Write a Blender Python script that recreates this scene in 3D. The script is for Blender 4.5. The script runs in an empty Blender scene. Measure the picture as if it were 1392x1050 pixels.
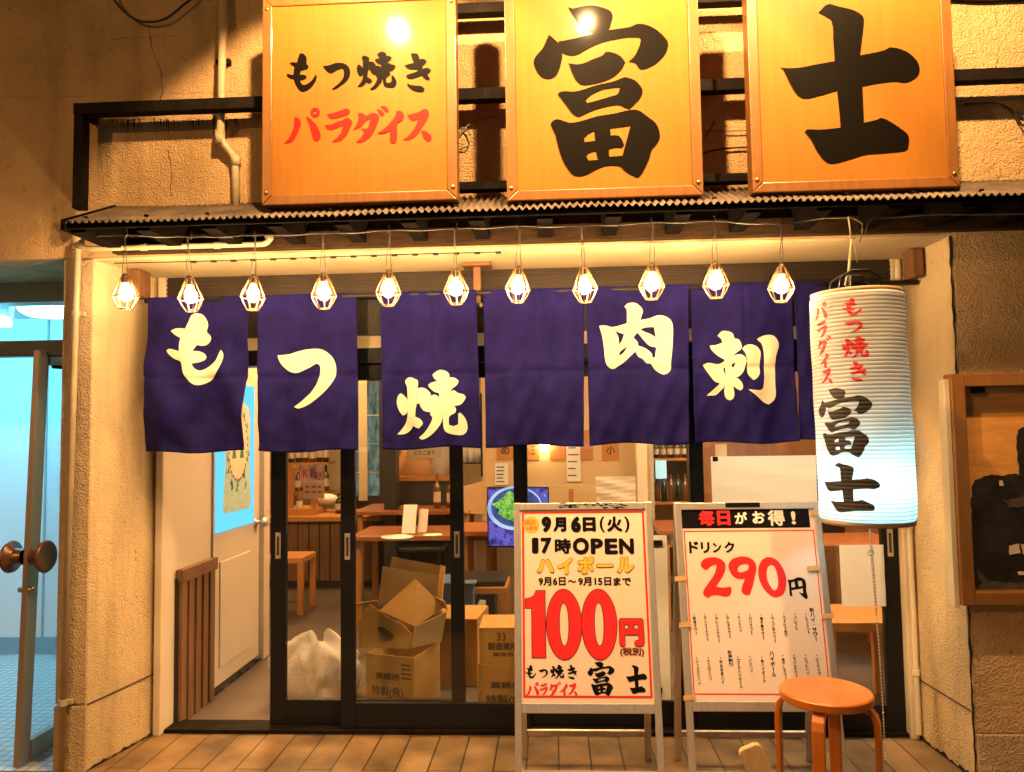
import bpy, bmesh, math, random
from mathutils import Vector, Matrix
random.seed(7)
R_ = math.radians
scene = bpy.context.scene
col = scene.collection

# ------------------------------------------------------------------ camera
F_PX, W_PX, H_PX = 1040.0, 1392.0, 1050.0
CAM_H = 1.40
cam_rot = Matrix.Rotation(R_(3.0), 3, 'Z') @ Matrix.Rotation(R_(93.4), 3, 'X') @ Matrix.Rotation(R_(-0.85), 3, 'Z')
cam_d = bpy.data.cameras.new('camera')
cam_d.sensor_width = 36.0
cam_d.lens = F_PX / W_PX * 36.0
cam_d.clip_start, cam_d.clip_end = 0.05, 500
cam = bpy.data.objects.new('camera', cam_d)
col.objects.link(cam)
cam.matrix_world = Matrix.Translation((0, 0, CAM_H)) @ cam_rot.to_4x4()
scene.camera = cam
CAM = Vector((0, 0, CAM_H))

# ------------------------------------------------------------------ world (night sky), exposure
world = bpy.data.worlds.new('World')
scene.world = world
world.use_nodes = True
wn = world.node_tree
bg = wn.nodes['Background']
sky = wn.nodes.new('ShaderNodeTexSky')
sky.sky_type = 'NISHITA'
sky.sun_disc = False
sky.sun_elevation = R_(2.0)
sky.sun_rotation = R_(200)
mixw = wn.nodes.new('ShaderNodeMixRGB')
mixw.blend_type = 'MULTIPLY'
mixw.inputs[0].default_value = 1.0
mixw.inputs[2].default_value = (1.0, 0.62, 0.28, 1)      # sodium glow of the town on the night sky
wn.links.new(sky.outputs[0], mixw.inputs[1])
wn.links.new(mixw.outputs[0], bg.inputs[0])
bg.inputs[1].default_value = 0.05
scene.view_settings.view_transform = 'Standard'
scene.view_settings.look = 'None'
scene.view_settings.exposure = 0.22
scene.view_settings.gamma = 1.0
scene.cycles.use_denoising = True
scene.cycles.max_bounces = 8
scene.cycles.transparent_max_bounces = 12
scene.cycles.sample_clamp_indirect = 4.0
scene.cycles.caustics_reflective = False
scene.cycles.caustics_refractive = False

# ------------------------------------------------------------------ pixel -> place
def ray(px, py):
    return cam_rot @ Vector(((px - W_PX / 2) / F_PX, -(py - H_PX / 2) / F_PX, -1))
def PY(px, py, Y):
    d = ray(px, py); return CAM + d * (Y / d.y)
def PZ(px, py, Z):
    d = ray(px, py); return CAM + d * ((Z - CAM_H) / d.z)
def PXp(px, py, X):
    d = ray(px, py); return CAM + d * (X / d.x)

class Plane:
    def __init__(s, o, u, v):
        s.o, s.u, s.v = Vector(o), Vector(u).normalized(), Vector(v).normalized()
        s.n = s.u.cross(s.v).normalized()            # faces the viewer
    def hit(s, px, py):
        d = ray(px, py)
        t = (s.o - CAM).dot(s.n) / d.dot(s.n)
        p = CAM + d * t - s.o
        return p.dot(s.u), p.dot(s.v)
    def pt(s, u, v, w=0.0):
        return s.o + s.u * u + s.v * v + s.n * w

# ------------------------------------------------------------------ materials
MATS = {}
def mat(name, color=(0.5, 0.5, 0.5), rough=0.6, metal=0.0, var=0.0, vscale=6.0, vstretch=(1, 1, 1), dark=None,
        bump=0.0, bscale=60.0, coat=0.0, emit=None, estr=0.0, spec=0.5, trans=0.0, rvar=0.0, bdist=0.01):
    if name in MATS: return MATS[name]
    m = bpy.data.materials.new(name); m.use_nodes = True
    nt = m.node_tree; b = nt.nodes['Principled BSDF']
    b.inputs['Base Color'].default_value = (*color, 1)
    b.inputs['Roughness'].default_value = rough
    b.inputs['Metallic'].default_value = metal
    b.inputs['Specular IOR Level'].default_value = spec
    b.inputs['Coat Weight'].default_value = coat
    b.inputs['Coat Roughness'].default_value = 0.12
    b.inputs['Transmission Weight'].default_value = trans
    tc = nt.nodes.new('ShaderNodeTexCoord'); mp = nt.nodes.new('ShaderNodeMapping')
    mp.inputs['Scale'].default_value = vstretch
    nt.links.new(tc.outputs['Object'], mp.inputs[0])
    if var > 0 or rvar > 0:
        n = nt.nodes.new('ShaderNodeTexNoise'); n.inputs['Scale'].default_value = vscale
        n.inputs['Detail'].default_value = 8; n.inputs['Roughness'].default_value = 0.65
        nt.links.new(mp.outputs[0], n.inputs['Vector'])
        r = nt.nodes.new('ShaderNodeValToRGB')
        r.color_ramp.elements[0].position = 0.32; r.color_ramp.elements[1].position = 0.68
        dk = dark or tuple(c * (1 - var) for c in color)
        r.color_ramp.elements[0].color = (*dk, 1); r.color_ramp.elements[1].color = (*color, 1)
        nt.links.new(n.outputs['Fac'], r.inputs[0])
        if var > 0: nt.links.new(r.outputs[0], b.inputs['Base Color'])
        if rvar > 0:
            mr = nt.nodes.new('ShaderNodeMapRange')
            mr.inputs['To Min'].default_value = max(0.02, rough - rvar); mr.inputs['To Max'].default_value = min(1, rough + rvar)
            nt.links.new(n.outputs['Fac'], mr.inputs['Value']); nt.links.new(mr.outputs[0], b.inputs['Roughness'])
    if bump > 0:
        n2 = nt.nodes.new('ShaderNodeTexNoise'); n2.inputs['Scale'].default_value = bscale; n2.inputs['Detail'].default_value = 5
        nt.links.new(tc.outputs['Object'], n2.inputs['Vector'])
        bp = nt.nodes.new('ShaderNodeBump'); bp.inputs['Strength'].default_value = bump; bp.inputs['Distance'].default_value = bdist
        nt.links.new(n2.outputs['Fac'], bp.inputs['Height']); nt.links.new(bp.outputs[0], b.inputs['Normal'])
    if emit:
        b.inputs['Emission Color'].default_value = (*emit, 1); b.inputs['Emission Strength'].default_value = estr
    MATS[name] = m
    return m

def wall_mat(name, color, stain, bump, bscale, drip=0.0):
    """painted mortar: blotches, vertical water streaks, sprayed grain"""
    if name in MATS: return MATS[name]
    m = bpy.data.materials.new(name); m.use_nodes = True
    nt = m.node_tree; b = nt.nodes['Principled BSDF']; L = nt.links.new
    b.inputs['Roughness'].default_value = 0.85
    b.inputs['Specular IOR Level'].default_value = 0.25
    g = nt.nodes.new('ShaderNodeNewGeometry')
    def noise(scale, stretch=(1, 1, 1), detail=6, lo=0.35, hi=0.65):
        mp = nt.nodes.new('ShaderNodeMapping'); mp.inputs['Scale'].default_value = stretch
        L(g.outputs['Position'], mp.inputs[0])
        n = nt.nodes.new('ShaderNodeTexNoise'); n.inputs['Scale'].default_value = scale; n.inputs['Detail'].default_value = detail
        n.inputs['Roughness'].default_value = 0.6
        L(mp.outputs[0], n.inputs['Vector'])
        r = nt.nodes.new('ShaderNodeMapRange'); r.inputs['From Min'].default_value = lo; r.inputs['From Max'].default_value = hi
        L(n.outputs['Fac'], r.inputs['Value'])
        return n, r
    _, blotch = noise(1.6, lo=0.38, hi=0.68)
    _, streak = noise(7.0, (1, 1, 0.10), lo=0.5, hi=0.8)
    _, speck = noise(38.0, lo=0.62, hi=0.75)
    m1 = nt.nodes.new('ShaderNodeMixRGB'); m1.inputs[1].default_value = (*color, 1)
    m1.inputs[2].default_value = (*[c * (1 - stain) for c in color], 1); L(blotch.outputs[0], m1.inputs[0])
    m2 = nt.nodes.new('ShaderNodeMixRGB'); m2.inputs[2].default_value = (color[0] * 0.30, color[1] * 0.26, color[2] * 0.22, 1)
    sf = nt.nodes.new('ShaderNodeMath'); sf.operation = 'MULTIPLY'; sf.inputs[1].default_value = 0.55 + drip
    L(streak.outputs[0], sf.inputs[0]); L(sf.outputs[0], m2.inputs[0]); L(m1.outputs[0], m2.inputs[1])
    m3 = nt.nodes.new('ShaderNodeMixRGB'); m3.inputs[2].default_value = (0.06, 0.045, 0.03, 1)
    s2 = nt.nodes.new('ShaderNodeMath'); s2.operation = 'MULTIPLY'; s2.inputs[1].default_value = 0.5
    L(speck.outputs[0], s2.inputs[0]); L(s2.outputs[0], m3.inputs[0]); L(m2.outputs[0], m3.inputs[1])
    L(m3.outputs[0], b.inputs['Base Color'])
    na, _ = noise(bscale, detail=4); nb, _ = noise(bscale * 0.25, detail=3)
    ad = nt.nodes.new('ShaderNodeMath'); ad.operation = 'ADD'
    L(na.outputs['Fac'], ad.inputs[0]); L(nb.outputs['Fac'], ad.inputs[1])
    bp = nt.nodes.new('ShaderNodeBump'); bp.inputs['Strength'].default_value = bump; bp.inputs['Distance'].default_value = 0.012
    L(ad.outputs[0], bp.inputs['Height']); L(bp.outputs[0], b.inputs['Normal'])
    MATS[name] = m
    return m

def glass_mat(name, tint=(1, 1, 1), rough=0.0):
    m = bpy.data.materials.new(name); m.use_nodes = True
    nt = m.node_tree; nt.nodes.remove(nt.nodes['Principled BSDF']); L = nt.links.new
    out = nt.nodes['Material Output']
    t = nt.nodes.new('ShaderNodeBsdfTransparent'); t.inputs[0].default_value = (*tint, 1)
    gl = nt.nodes.new('ShaderNodeBsdfGlossy'); gl.inputs['Roughness'].default_value = rough
    fr = nt.nodes.new('ShaderNodeFresnel'); gm = nt.nodes.new('ShaderNodeNewGeometry'); io = nt.nodes.new('ShaderNodeMapRange')
    io.inputs['To Min'].default_value = 1.5; io.inputs['To Max'].default_value = 1 / 1.5      # same reflectance from either side of the pane
    L(gm.outputs['Backfacing'], io.inputs['Value']); L(io.outputs[0], fr.inputs[0])
    mx = nt.nodes.new('ShaderNodeMixShader')
    L(fr.outputs[0], mx.inputs[0]); L(t.outputs[0], mx.inputs[1]); L(gl.outputs[0], mx.inputs[2]); L(mx.outputs[0], out.inputs[0])
    MATS[name] = m
    return m

def paper_mat(name, color, transl):
    m = bpy.data.materials.new(name); m.use_nodes = True
    nt = m.node_tree; L = nt.links.new
    b = nt.nodes['Principled BSDF']; b.inputs['Base Color'].default_value = (*color, 1); b.inputs['Roughness'].default_value = 0.6
    t = nt.nodes.new('ShaderNodeBsdfTranslucent'); t.inputs[0].default_value = (*color, 1)
    mx = nt.nodes.new('ShaderNodeMixShader'); mx.inputs[0].default_value = transl
    L(b.outputs[0], mx.inputs[1]); L(t.outputs[0], mx.inputs[2]); L(mx.outputs[0], nt.nodes['Material Output'].inputs[0])
    MATS[name] = m
    return m

def emis_noise(name, stops, scale, strength, stretch=(1, 1, 1), vor=False):
    m = bpy.data.materials.new(name); m.use_nodes = True
    nt = m.node_tree; nt.nodes.remove(nt.nodes['Principled BSDF']); L = nt.links.new
    e = nt.nodes.new('ShaderNodeEmission'); e.inputs[1].default_value = strength
    tc = nt.nodes.new('ShaderNodeTexCoord'); mp = nt.nodes.new('ShaderNodeMapping'); mp.inputs['Scale'].default_value = stretch
    n = nt.nodes.new('ShaderNodeTexNoise'); n.inputs['Scale'].default_value = scale; n.inputs['Detail'].default_value = 6; n.inputs['Roughness'].default_value = .7
    r = nt.nodes.new('ShaderNodeValToRGB'); cr = r.color_ramp
    for i, (p, c) in enumerate(stops):
        el = cr.elements[i] if i < 2 else cr.elements.new(p)
        el.position = p; el.color = (*c, 1)
    L(tc.outputs['Object'], mp.inputs[0]); L(mp.outputs[0], n.inputs['Vector']); L(n.outputs['Fac'], r.inputs[0]); L(r.outputs[0], e.inputs[0]); L(e.outputs[0], nt.nodes['Material Output'].inputs[0])
    MATS[name] = m
    return m
def emis(name, color, strength):
    m = bpy.data.materials.new(name); m.use_nodes = True
    nt = m.node_tree; nt.nodes.remove(nt.nodes['Principled BSDF'])
    e = nt.nodes.new('ShaderNodeEmission'); e.inputs[0].default_value = (*color, 1); e.inputs[1].default_value = strength
    nt.links.new(e.outputs[0], nt.nodes['Material Output'].inputs[0])
    MATS[name] = m
    return m

# light strengths (lamps of the place, plus the added fill lamp)
BULB_S, SIGN_S, ROOM_S, LOBBY_S, LANTERN_W, FILL_S = 3700.0, 45.0, 110.0, 42.0, 6.5, 1150.0
SPOT_W = 190.0

M_wall = wall_mat('painted_mortar', (0.72, 0.49, 0.25), 0.34, 0.95, 120)
M_rev = wall_mat('cream_mortar', (0.72, 0.56, 0.33), 0.22, 0.75, 130)
M_base = wall_mat('rough_base_mortar', (0.58, 0.44, 0.28), 0.3, 0.8, 105)
M_tile = None
M_black = mat('black_metal', (0.008, 0.008, 0.010), 0.42, 0.0, spec=0.25, bump=0.05, bscale=40, rvar=0.12, vscale=9)
M_steel = mat('rusty_black_steel', (0.014, 0.010, 0.008), 0.65, 0.0, spec=0.1, var=0.6, vscale=14, bump=0.3, bscale=50)
M_wood = mat('varnished_sign_wood', (0.36, 0.152, 0.024), 0.5, 0, var=0.14, vscale=5, vstretch=(9, 9, 0.5), coat=0.22, spec=0.15, bump=0.05, bscale=30)
M_woodframe = mat('varnished_frame_wood', (0.29, 0.125, 0.030), 0.4, 0, var=0.3, vscale=6, vstretch=(6, 6, 0.8), coat=0.3)
M_ink = mat('black_sign_paint', (0.005, 0.004, 0.003), 0.5, 0, coat=0.05, spec=0.04, bump=0.06, bscale=60)
M_red = mat('red_sign_paint', (0.46, 0.014, 0.010), 0.5, spec=0.15)
M_screw = mat('brass_screw', (0.45, 0.33, 0.18), 0.35, 0.9)
M_roof = mat('galvanised_sheet', (0.19, 0.145, 0.11), 0.6, 0.2, spec=0.3, var=0.6, vscale=7, vstretch=(1, 1, 1), bump=0.1, bscale=30)
M_beam = mat('dark_stained_timber', (0.05, 0.028, 0.014), 0.8, 0, spec=0.1, var=0.6, vscale=8, vstretch=(1, 6, 6), bump=0.3, bscale=40)
M_rafter = mat('dark_rafter', (0.007, 0.005, 0.004), 0.9, 0, spec=0.03, var=0.5, vscale=16)
M_pipe = mat('cream_pvc', (0.55, 0.45, 0.30), 0.45, 0, var=0.25, vscale=7)
M_cable = mat('black_cable', (0.012, 0.011, 0.010), 0.5)
M_gcable = mat('grey_cable', (0.22, 0.20, 0.17), 0.5)
M_noren = mat('navy_cotton', (0.014, 0.010, 0.120), 0.85, 0, var=0.5, vscale=9, spec=0.15, bump=0.12, bscale=420, bdist=0.002)
M_norenw = mat('cream_dye', (0.78, 0.70, 0.52), 0.8, 0, bump=0.1, bscale=420, bdist=0.002)
M_norenl = mat('dark_dye_edge', (0.02, 0.012, 0.03), 0.8)
M_bracket = mat('brown_wood_block', (0.22, 0.105, 0.042), 0.6, 0, var=0.4, vscale=8, vstretch=(6, 6, 1))
M_alu = mat('brushed_aluminium', (0.72, 0.66, 0.60), 0.36, 0.75, var=0.15, vscale=4, vstretch=(20, 20, 1), rvar=0.08)
M_poster = mat('white_poster', (0.76, 0.62, 0.52), 0.35, coat=0.5)
M_pink = mat('pink_white_poster', (0.76, 0.64, 0.58), 0.33, coat=0.6)
M_pred = mat('poster_red', (0.66, 0.022, 0.026), 0.4)
M_pdred = mat('poster_dark_red', (0.16, 0.01, 0.012), 0.4)
M_pink2 = mat('poster_black', (0.006, 0.005, 0.006), 0.5, spec=0.08)
M_pyel = mat('poster_yellow', (0.72, 0.47, 0.05), 0.45)
M_pbrn = mat('poster_brown', (0.22, 0.10, 0.03), 0.45)
M_porg = mat('poster_orange', (0.80, 0.42, 0.08), 0.45)
M_pwht = mat('poster_white_ink', (0.82, 0.78, 0.74), 0.4)
M_stool = mat('orange_lacquered_birch', (0.50, 0.145, 0.012), 0.34, 0, var=0.3, vscale=5, vstretch=(9, 1, 1), coat=0.35, rvar=.1, bump=.04, bscale=90)
M_stooledge = mat('birch_ply', (0.55, 0.22, 0.06), 0.4, 0, var=0.3, vscale=30)
M_plank = mat('raw_pale_wood', (0.62, 0.42, 0.22), 0.6, 0, var=0.25, vscale=6, vstretch=(8, 1, 1), bump=0.1)
M_card = mat('cardboard', (0.46, 0.245, 0.062), 0.75, 0, var=0.18, vscale=3, bump=0.08, bscale=80)
M_cardin = mat('cardboard_inside', (0.34, 0.21, 0.075), 0.8, 0, var=0.15, vscale=3)
M_cardink = mat('box_print', (0.07, 0.045, 0.02), 0.7)
M_bag = paper_mat('clear_white_plastic', (0.80, 0.76, 0.72), 0.45)
M_glass = glass_mat('door_glass', (0.93, 0.95, 0.94))
M_glass2 = glass_mat('lobby_glass', (0.92, 0.98, 1.0))
M_cream = mat('cream_paint', (0.62, 0.52, 0.36), 0.6, 0, var=0.14, vscale=3)
M_creamdoor = mat('cream_door_paint', (0.66, 0.57, 0.42), 0.45, 0, var=0.08, vscale=3)
M_slat = mat('brown_slats', (0.20, 0.10, 0.042), 0.6, 0, var=0.4, vscale=6, vstretch=(8, 8, 1))
M_dark = mat('dark_recess', (0.02, 0.014, 0.01), 0.8)
M_table = mat('red_brown_table', (0.38, 0.13, 0.045), 0.3, 0, var=0.2, vscale=4, vstretch=(1, 6, 1))
M_owood = mat('orange_interior_wood', (0.50, 0.22, 0.06), 0.5, 0, var=0.2, vscale=5, vstretch=(6, 6, 1))
M_blackseat = mat('black_vinyl', (0.02, 0.018, 0.018), 0.4)
M_conc = mat('concrete_floor', (0.125, 0.10, 0.085), 0.4, 0, var=0.5, vscale=2.2, rvar=0.15)
M_bottle = mat('dark_bottle_glass', (0.02, 0.03, 0.018), 0.12, 0, coat=0.5)
M_bottle2 = mat('amber_bottle_glass', (0.16, 0.06, 0.015), 0.12, 0, coat=0.5)
M_blabel = mat('bottle_label', (0.6, 0.5, 0.38), 0.6)
M_white = mat('white_paint', (0.78, 0.78, 0.76), 0.5)
M_paper = mat('white_paper', (0.74, 0.74, 0.70), 0.6)
M_thin = paper_mat('thin_white_paper', (0.86, 0.87, 0.83), 0.6)
M_pinkp = mat('pale_pink_sticker', (0.74, 0.52, 0.46), 0.5)
M_blue = mat('blue_plastic', (0.10, 0.16, 0.26), 0.4)
M_iron = mat('dark_counter_front', (0.035, 0.032, 0.035), 0.4, 0, var=0.3, vscale=4)

# ------------------------------------------------------------------ mesh builder
def rootloc(p):
    v = Vector((0, 0, 0))
    while p is not None:
        v += p.location; p = p.parent
    return v

class B:
    def __init__(s): s.v, s.f = [], []
    def add(s, vs, fs):
        o = len(s.v); s.v += [Vector(p) for p in vs]; s.f += [tuple(i + o for i in f) for f in fs]; return s
    def box(s, x0, x1, y0, y1, z0, z1):
        return s.hexa([(x0, y0, z0), (x1, y0, z0), (x1, y1, z0), (x0, y1, z0), (x0, y0, z1), (x1, y0, z1), (x1, y1, z1), (x0, y1, z1)])
    def hexa(s, p):
        return s.add(p, [(0, 3, 2, 1), (4, 5, 6, 7), (0, 1, 5, 4), (1, 2, 6, 5), (2, 3, 7, 6), (3, 0, 4, 7)])
    def obox(s, c, ax, ay, az, hx, hy, hz):
        c, ax, ay, az = Vector(c), Vector(ax), Vector(ay), Vector(az)
        P = [c + ax * (sx * hx) + ay * (sy * hy) + az * (sz * hz) for sz in (-1, 1) for sx, sy in ((-1, -1), (1, -1), (1, 1), (-1, 1))]
        return s.hexa(P)
    def tube(s, pts, r, seg=10, caps=True, closed=False):
        pts = [Vector(p) for p in pts]; n = len(pts)
        rs = r if isinstance(r, (list, tuple)) else [r] * n
        t0 = (pts[1] - pts[0]).normalized()
        up = Vector((0, 0, 1)) if abs(t0.z) < 0.9 else Vector((1, 0, 0))
        nrm = (up - t0 * up.dot(t0)).normalized()
        vs, fs = [], []
        for i in range(n):
            if closed: t = (pts[(i + 1) % n] - pts[i - 1]).normalized()
            else: t = (pts[min(i + 1, n - 1)] - pts[max(i - 1, 0)]).normalized()
            nrm = (nrm - t * nrm.dot(t)).normalized(); bi = t.cross(nrm)
            for k in range(seg):
                a = 2 * math.pi * k / seg
                vs.append(pts[i] + (nrm * math.cos(a) + bi * math.sin(a)) * rs[i])
        m = n if closed else n - 1
        for i in range(m):
            j = (i + 1) % n
            for k in range(seg):
                l = (k + 1) % seg
                fs.append((i * seg + k, i * seg + l, j * seg + l, j * seg + k))
        if caps and not closed:
            fs.append(tuple(range(seg - 1, -1, -1))); fs.append(tuple((n - 1) * seg + k for k in range(seg)))
        return s.add(vs, fs)
    def lathe(s, prof, c=(0, 0, 0), seg=24, axis='Z', caps=True):
        c = Vector(c); vs, fs = [], []
        for r, h in prof:
            for k in range(seg):
                a = 2 * math.pi * k / seg; x, y = r * math.cos(a), r * math.sin(a)
                vs.append(c + (Vector((x, y, h)) if axis == 'Z' else Vector((h, x, y)) if axis == 'X' else Vector((x, h, y))))
        n = len(prof)
        for i in range(n - 1):
            for k in range(seg):
                l = (k + 1) % seg; fs.append((i * seg + k, i * seg + l, (i + 1) * seg + l, (i + 1) * seg + k))
        if caps:
            if prof[0][0] > 1e-5: fs.append(tuple(range(seg - 1, -1, -1)))
            if prof[-1][0] > 1e-5: fs.append(tuple((n - 1) * seg + k for k in range(seg)))
        return s.add(vs, fs)
    def grid(s, fn, nu, nv):
        vs = [fn(i / nu, j / nv) for j in range(nv + 1) for i in range(nu + 1)]
        return s.add(vs, [(j * (nu + 1) + i, j * (nu + 1) + i + 1, (j + 1) * (nu + 1) + i + 1, (j + 1) * (nu + 1) + i) for j in range(nv) for i in range(nu)])
    def prism(s, pts, off):
        off = Vector(off); n = len(pts); vs = [Vector(p) for p in pts]; vs += [p + off for p in vs]
        return s.add(vs, [tuple(range(n)), tuple(range(2 * n - 1, n - 1, -1))] + [(i, i + n, (i + 1) % n + n, (i + 1) % n) for i in range(n)])
    def ball(s, c, r, seg=12, sq=(1, 1, 1)):
        c = Vector(c); n = max(6, seg // 2 + 1)
        prof = [(max(1e-6, math.sin(math.pi * i / n)), -math.cos(math.pi * i / n)) for i in range(n + 1)]
        vs, fs = [], []
        for rr, h in prof:
            for k in range(seg):
                a = 2 * math.pi * k / seg
                vs.append(c + Vector((rr * math.cos(a) * r * sq[0], rr * math.sin(a) * r * sq[1], h * r * sq[2])))
        for i in range(n):
            for k in range(seg):
                l = (k + 1) % seg; fs.append((i * seg + k, i * seg + l, (i + 1) * seg + l, (i + 1) * seg + k))
        return s.add(vs, fs)
    def build(s, name, m, parent=None, smooth=False, bevel=0.0, solid=0.0, fix=True):
        if parent is None:
            lo = Vector([min(p[i] for p in s.v) for i in range(3)]); hi = Vector([max(p[i] for p in s.v) for i in range(3)])
            loc = Vector(((lo.x + hi.x) / 2, (lo.y + hi.y) / 2, lo.z)); sh = loc
        else:
            loc = Vector((0, 0, 0)); sh = rootloc(parent)
        me = bpy.data.meshes.new(name)
        me.from_pydata([p - sh for p in s.v], [], s.f)
        if fix:
            bm = bmesh.new(); bm.from_mesh(me); bmesh.ops.recalc_face_normals(bm, faces=bm.faces); bm.to_mesh(me); bm.free()
        me.materials.append(m)
        if smooth:
            for p in me.polygons: p.use_smooth = True
        o = bpy.data.objects.new(name, me); col.objects.link(o); o.location = loc
        if parent is not None: o.parent = parent
        if bevel:
            md = o.modifiers.new('bevel', 'BEVEL'); md.width = bevel; md.segments = 2; md.limit_method = 'ANGLE'
        if solid:
            md = o.modifiers.new('solid', 'SOLIDIFY'); md.thickness = solid; md.offset = 0
        return o

def tag(o, label, cat=None, group=None, kind=None):
    if label: o['label'] = label
    if cat: o['category'] = cat
    if group: o['group'] = group
    if kind: o['kind'] = kind
    return o
def thing(name, loc, label, cat, group=None):
    e = bpy.data.objects.new(name, None); col.objects.link(e); e.location = loc; e.empty_display_size = 0.1
    return tag(e, label, cat, group)
def copy_tree(o, parent=None):
    c = o.copy(); col.objects.link(c)
    if parent is not None: c.parent = parent
    for ch in [x for x in bpy.data.objects if x.parent == o]: copy_tree(ch, c)
    return c

# ------------------------------------------------------------------ lettering
def smooth_ring(pts, sub=4):
    n = len(pts); P = [Vector((p[0], p[1])) for p in pts]; out = []
    sharp = []
    for i in range(n):
        a, b = P[i] - P[i - 1], P[(i + 1) % n] - P[i]
        ang = a.angle(b) if a.length > 1e-9 and b.length > 1e-9 else 0
        sharp.append(ang > R_(58))
    for i in range(n):
        p1, p2 = P[i], P[(i + 1) % n]
        L = (p2 - p1).length
        m1 = (p2 - p1) if sharp[i] else (p2 - P[i - 1]).normalized() * L
        m2 = (p2 - p1) if sharp[(i + 1) % n] else (P[(i + 2) % n] - p1).normalized() * L
        for k in range(sub):
            t = k / sub; t2, t3 = t * t, t * t * t
            out.append(p1 * (2 * t3 - 3 * t2 + 1) + m1 * (t3 - 2 * t2 + t) + p2 * (-2 * t3 + 3 * t2) + m2 * (t3 - t2))
    return out

def fill(rings):
    c = bpy.data.curves.new('fill', 'CURVE'); c.dimensions = '2D'; c.fill_mode = 'BOTH'
    for r in rings:
        sp = c.splines.new('POLY'); sp.points.add(len(r) - 1); sp.use_cyclic_u = True
        for i, p in enumerate(r): sp.points[i].co = (p[0], p[1], 0, 1)
    o = bpy.data.objects.new('fill', c)
    me = o.to_mesh(); vs = [(v.co.x, v.co.y) for v in me.vertices]; fs = [tuple(p.vertices) for p in me.polygons]
    o.to_mesh_clear(); bpy.data.objects.remove(o); bpy.data.curves.remove(c)
    return vs, fs

def norm(v, f):
    x0, x1 = min(p[0] for p in v), max(p[0] for p in v); y0, y1 = min(p[1] for p in v), max(p[1] for p in v)
    return [((p[0] - x0) / (x1 - x0), (p[1] - y0) / (y1 - y0), p[2]) for p in v], f

def brush(shapes):
    """shapes: list of [outer ring, hole...] in drawing units with y down -> unit-box triangles (x, y up, layer)"""
    V, Fc = [], []
    for k, rings in enumerate(shapes):
        vs, fs = fill([smooth_ring(r) for r in rings])
        o = len(V); V += [(x, -y, k) for x, y in vs]; Fc += [tuple(i + o for i in f) for f in fs]
    return norm(V, Fc)

TXT = {}
def text(body, bold=0.0, n=8, unit=True):
    key = (body, bold, n)
    if key in TXT: return TXT[key]
    c = bpy.data.curves.new('txt', 'FONT'); c.body = body; c.size = 1.0; c.resolution_u = 3
    o = bpy.data.objects.new('txt', c); col.objects.link(o)
    me = bpy.data.meshes.new_from_object(o.evaluated_get(bpy.context.evaluated_depsgraph_get()))
    vs = [(v.co.x, v.co.y) for v in me.vertices]; fs = [tuple(p.vertices) for p in me.polygons]
    bpy.data.objects.remove(o); bpy.data.curves.remove(c); bpy.data.meshes.remove(me)
    V, Fc = [], []
    offs = [(0, 0)] + ([(bold * math.cos(2 * math.pi * k / n), bold * math.sin(2 * math.pi * k / n)) for k in range(n)] if bold else [])
    for k, (dx, dy) in enumerate(offs):
        o_ = len(V); V += [(x + dx, y + dy, k) for x, y in vs]; Fc += [tuple(i + o_ for i in f) for f in fs]
    TXT[key] = norm(V, Fc) if unit else (V, Fc)
    return TXT[key]

def rot90(g):
    v, f = g
    return norm([(p[1], -p[0], p[2]) for p in v], f)

def put(b, g, mapf, u0, v0, u1, v1, w=0.002, layer=0.00006, mirror=False):
    v, f = g
    b.add([mapf(u0 + (u1 - u0) * p[0], v0 + (v1 - v0) * p[1], w + p[2] * layer) for p in v], f)

def put_px(b, g, plane, x0, y0, x1, y1, w=0.002):
    """fit lettering into the box the photograph shows it in, on a real plane of the scene"""
    u0, _ = plane.hit(x0, (y0 + y1) / 2); u1, _ = plane.hit(x1, (y0 + y1) / 2)
    _, v0 = plane.hit((x0 + x1) / 2, y1); _, v1 = plane.hit((x0 + x1) / 2, y0)
    put(b, g, plane.pt, u0, v0, u1, v1, w)

def sliced(g, u0, v0, u1, v1, du, dv):
    """cut unit lettering into small pieces so it can follow cloth or a cylinder; returns (u, v, layer) points"""
    v, f = g
    bm = bmesh.new()
    bv = [bm.verts.new((u0 + (u1 - u0) * p[0], v0 + (v1 - v0) * p[1], p[2])) for p in v]
    for fc in f:
        try: bm.faces.new([bv[i] for i in fc])
        except ValueError: pass
    def cuts(a, b_, d): k = int(math.ceil((b_ - a) / d)); return [a + (b_ - a) * i / k for i in range(1, k)]
    for x in cuts(u0, u1, du):
        bmesh.ops.bisect_plane(bm, geom=bm.verts[:] + bm.edges[:] + bm.faces[:], plane_co=(x, 0, 0), plane_no=(1, 0, 0))
    for y in cuts(v0, v1, dv):
        bmesh.ops.bisect_plane(bm, geom=bm.verts[:] + bm.edges[:] + bm.faces[:], plane_co=(0, y, 0), plane_no=(0, 1, 0))
    bm.verts.index_update()
    V = [tuple(x.co) for x in bm.verts]; Fc = [tuple(x.index for x in fc.verts) for fc in bm.faces]
    bm.free()
    return V, Fc

def circ(cx, cy, rx, ry, n=20): return [(cx + rx * math.cos(2 * math.pi * k / n), cy + ry * math.sin(2 * math.pi * k / n)) for k in range(n)]
def sh(*pairs, dy=0): return [(pairs[i], pairs[i + 1] + dy) for i in range(0, len(pairs), 2)]

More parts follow.
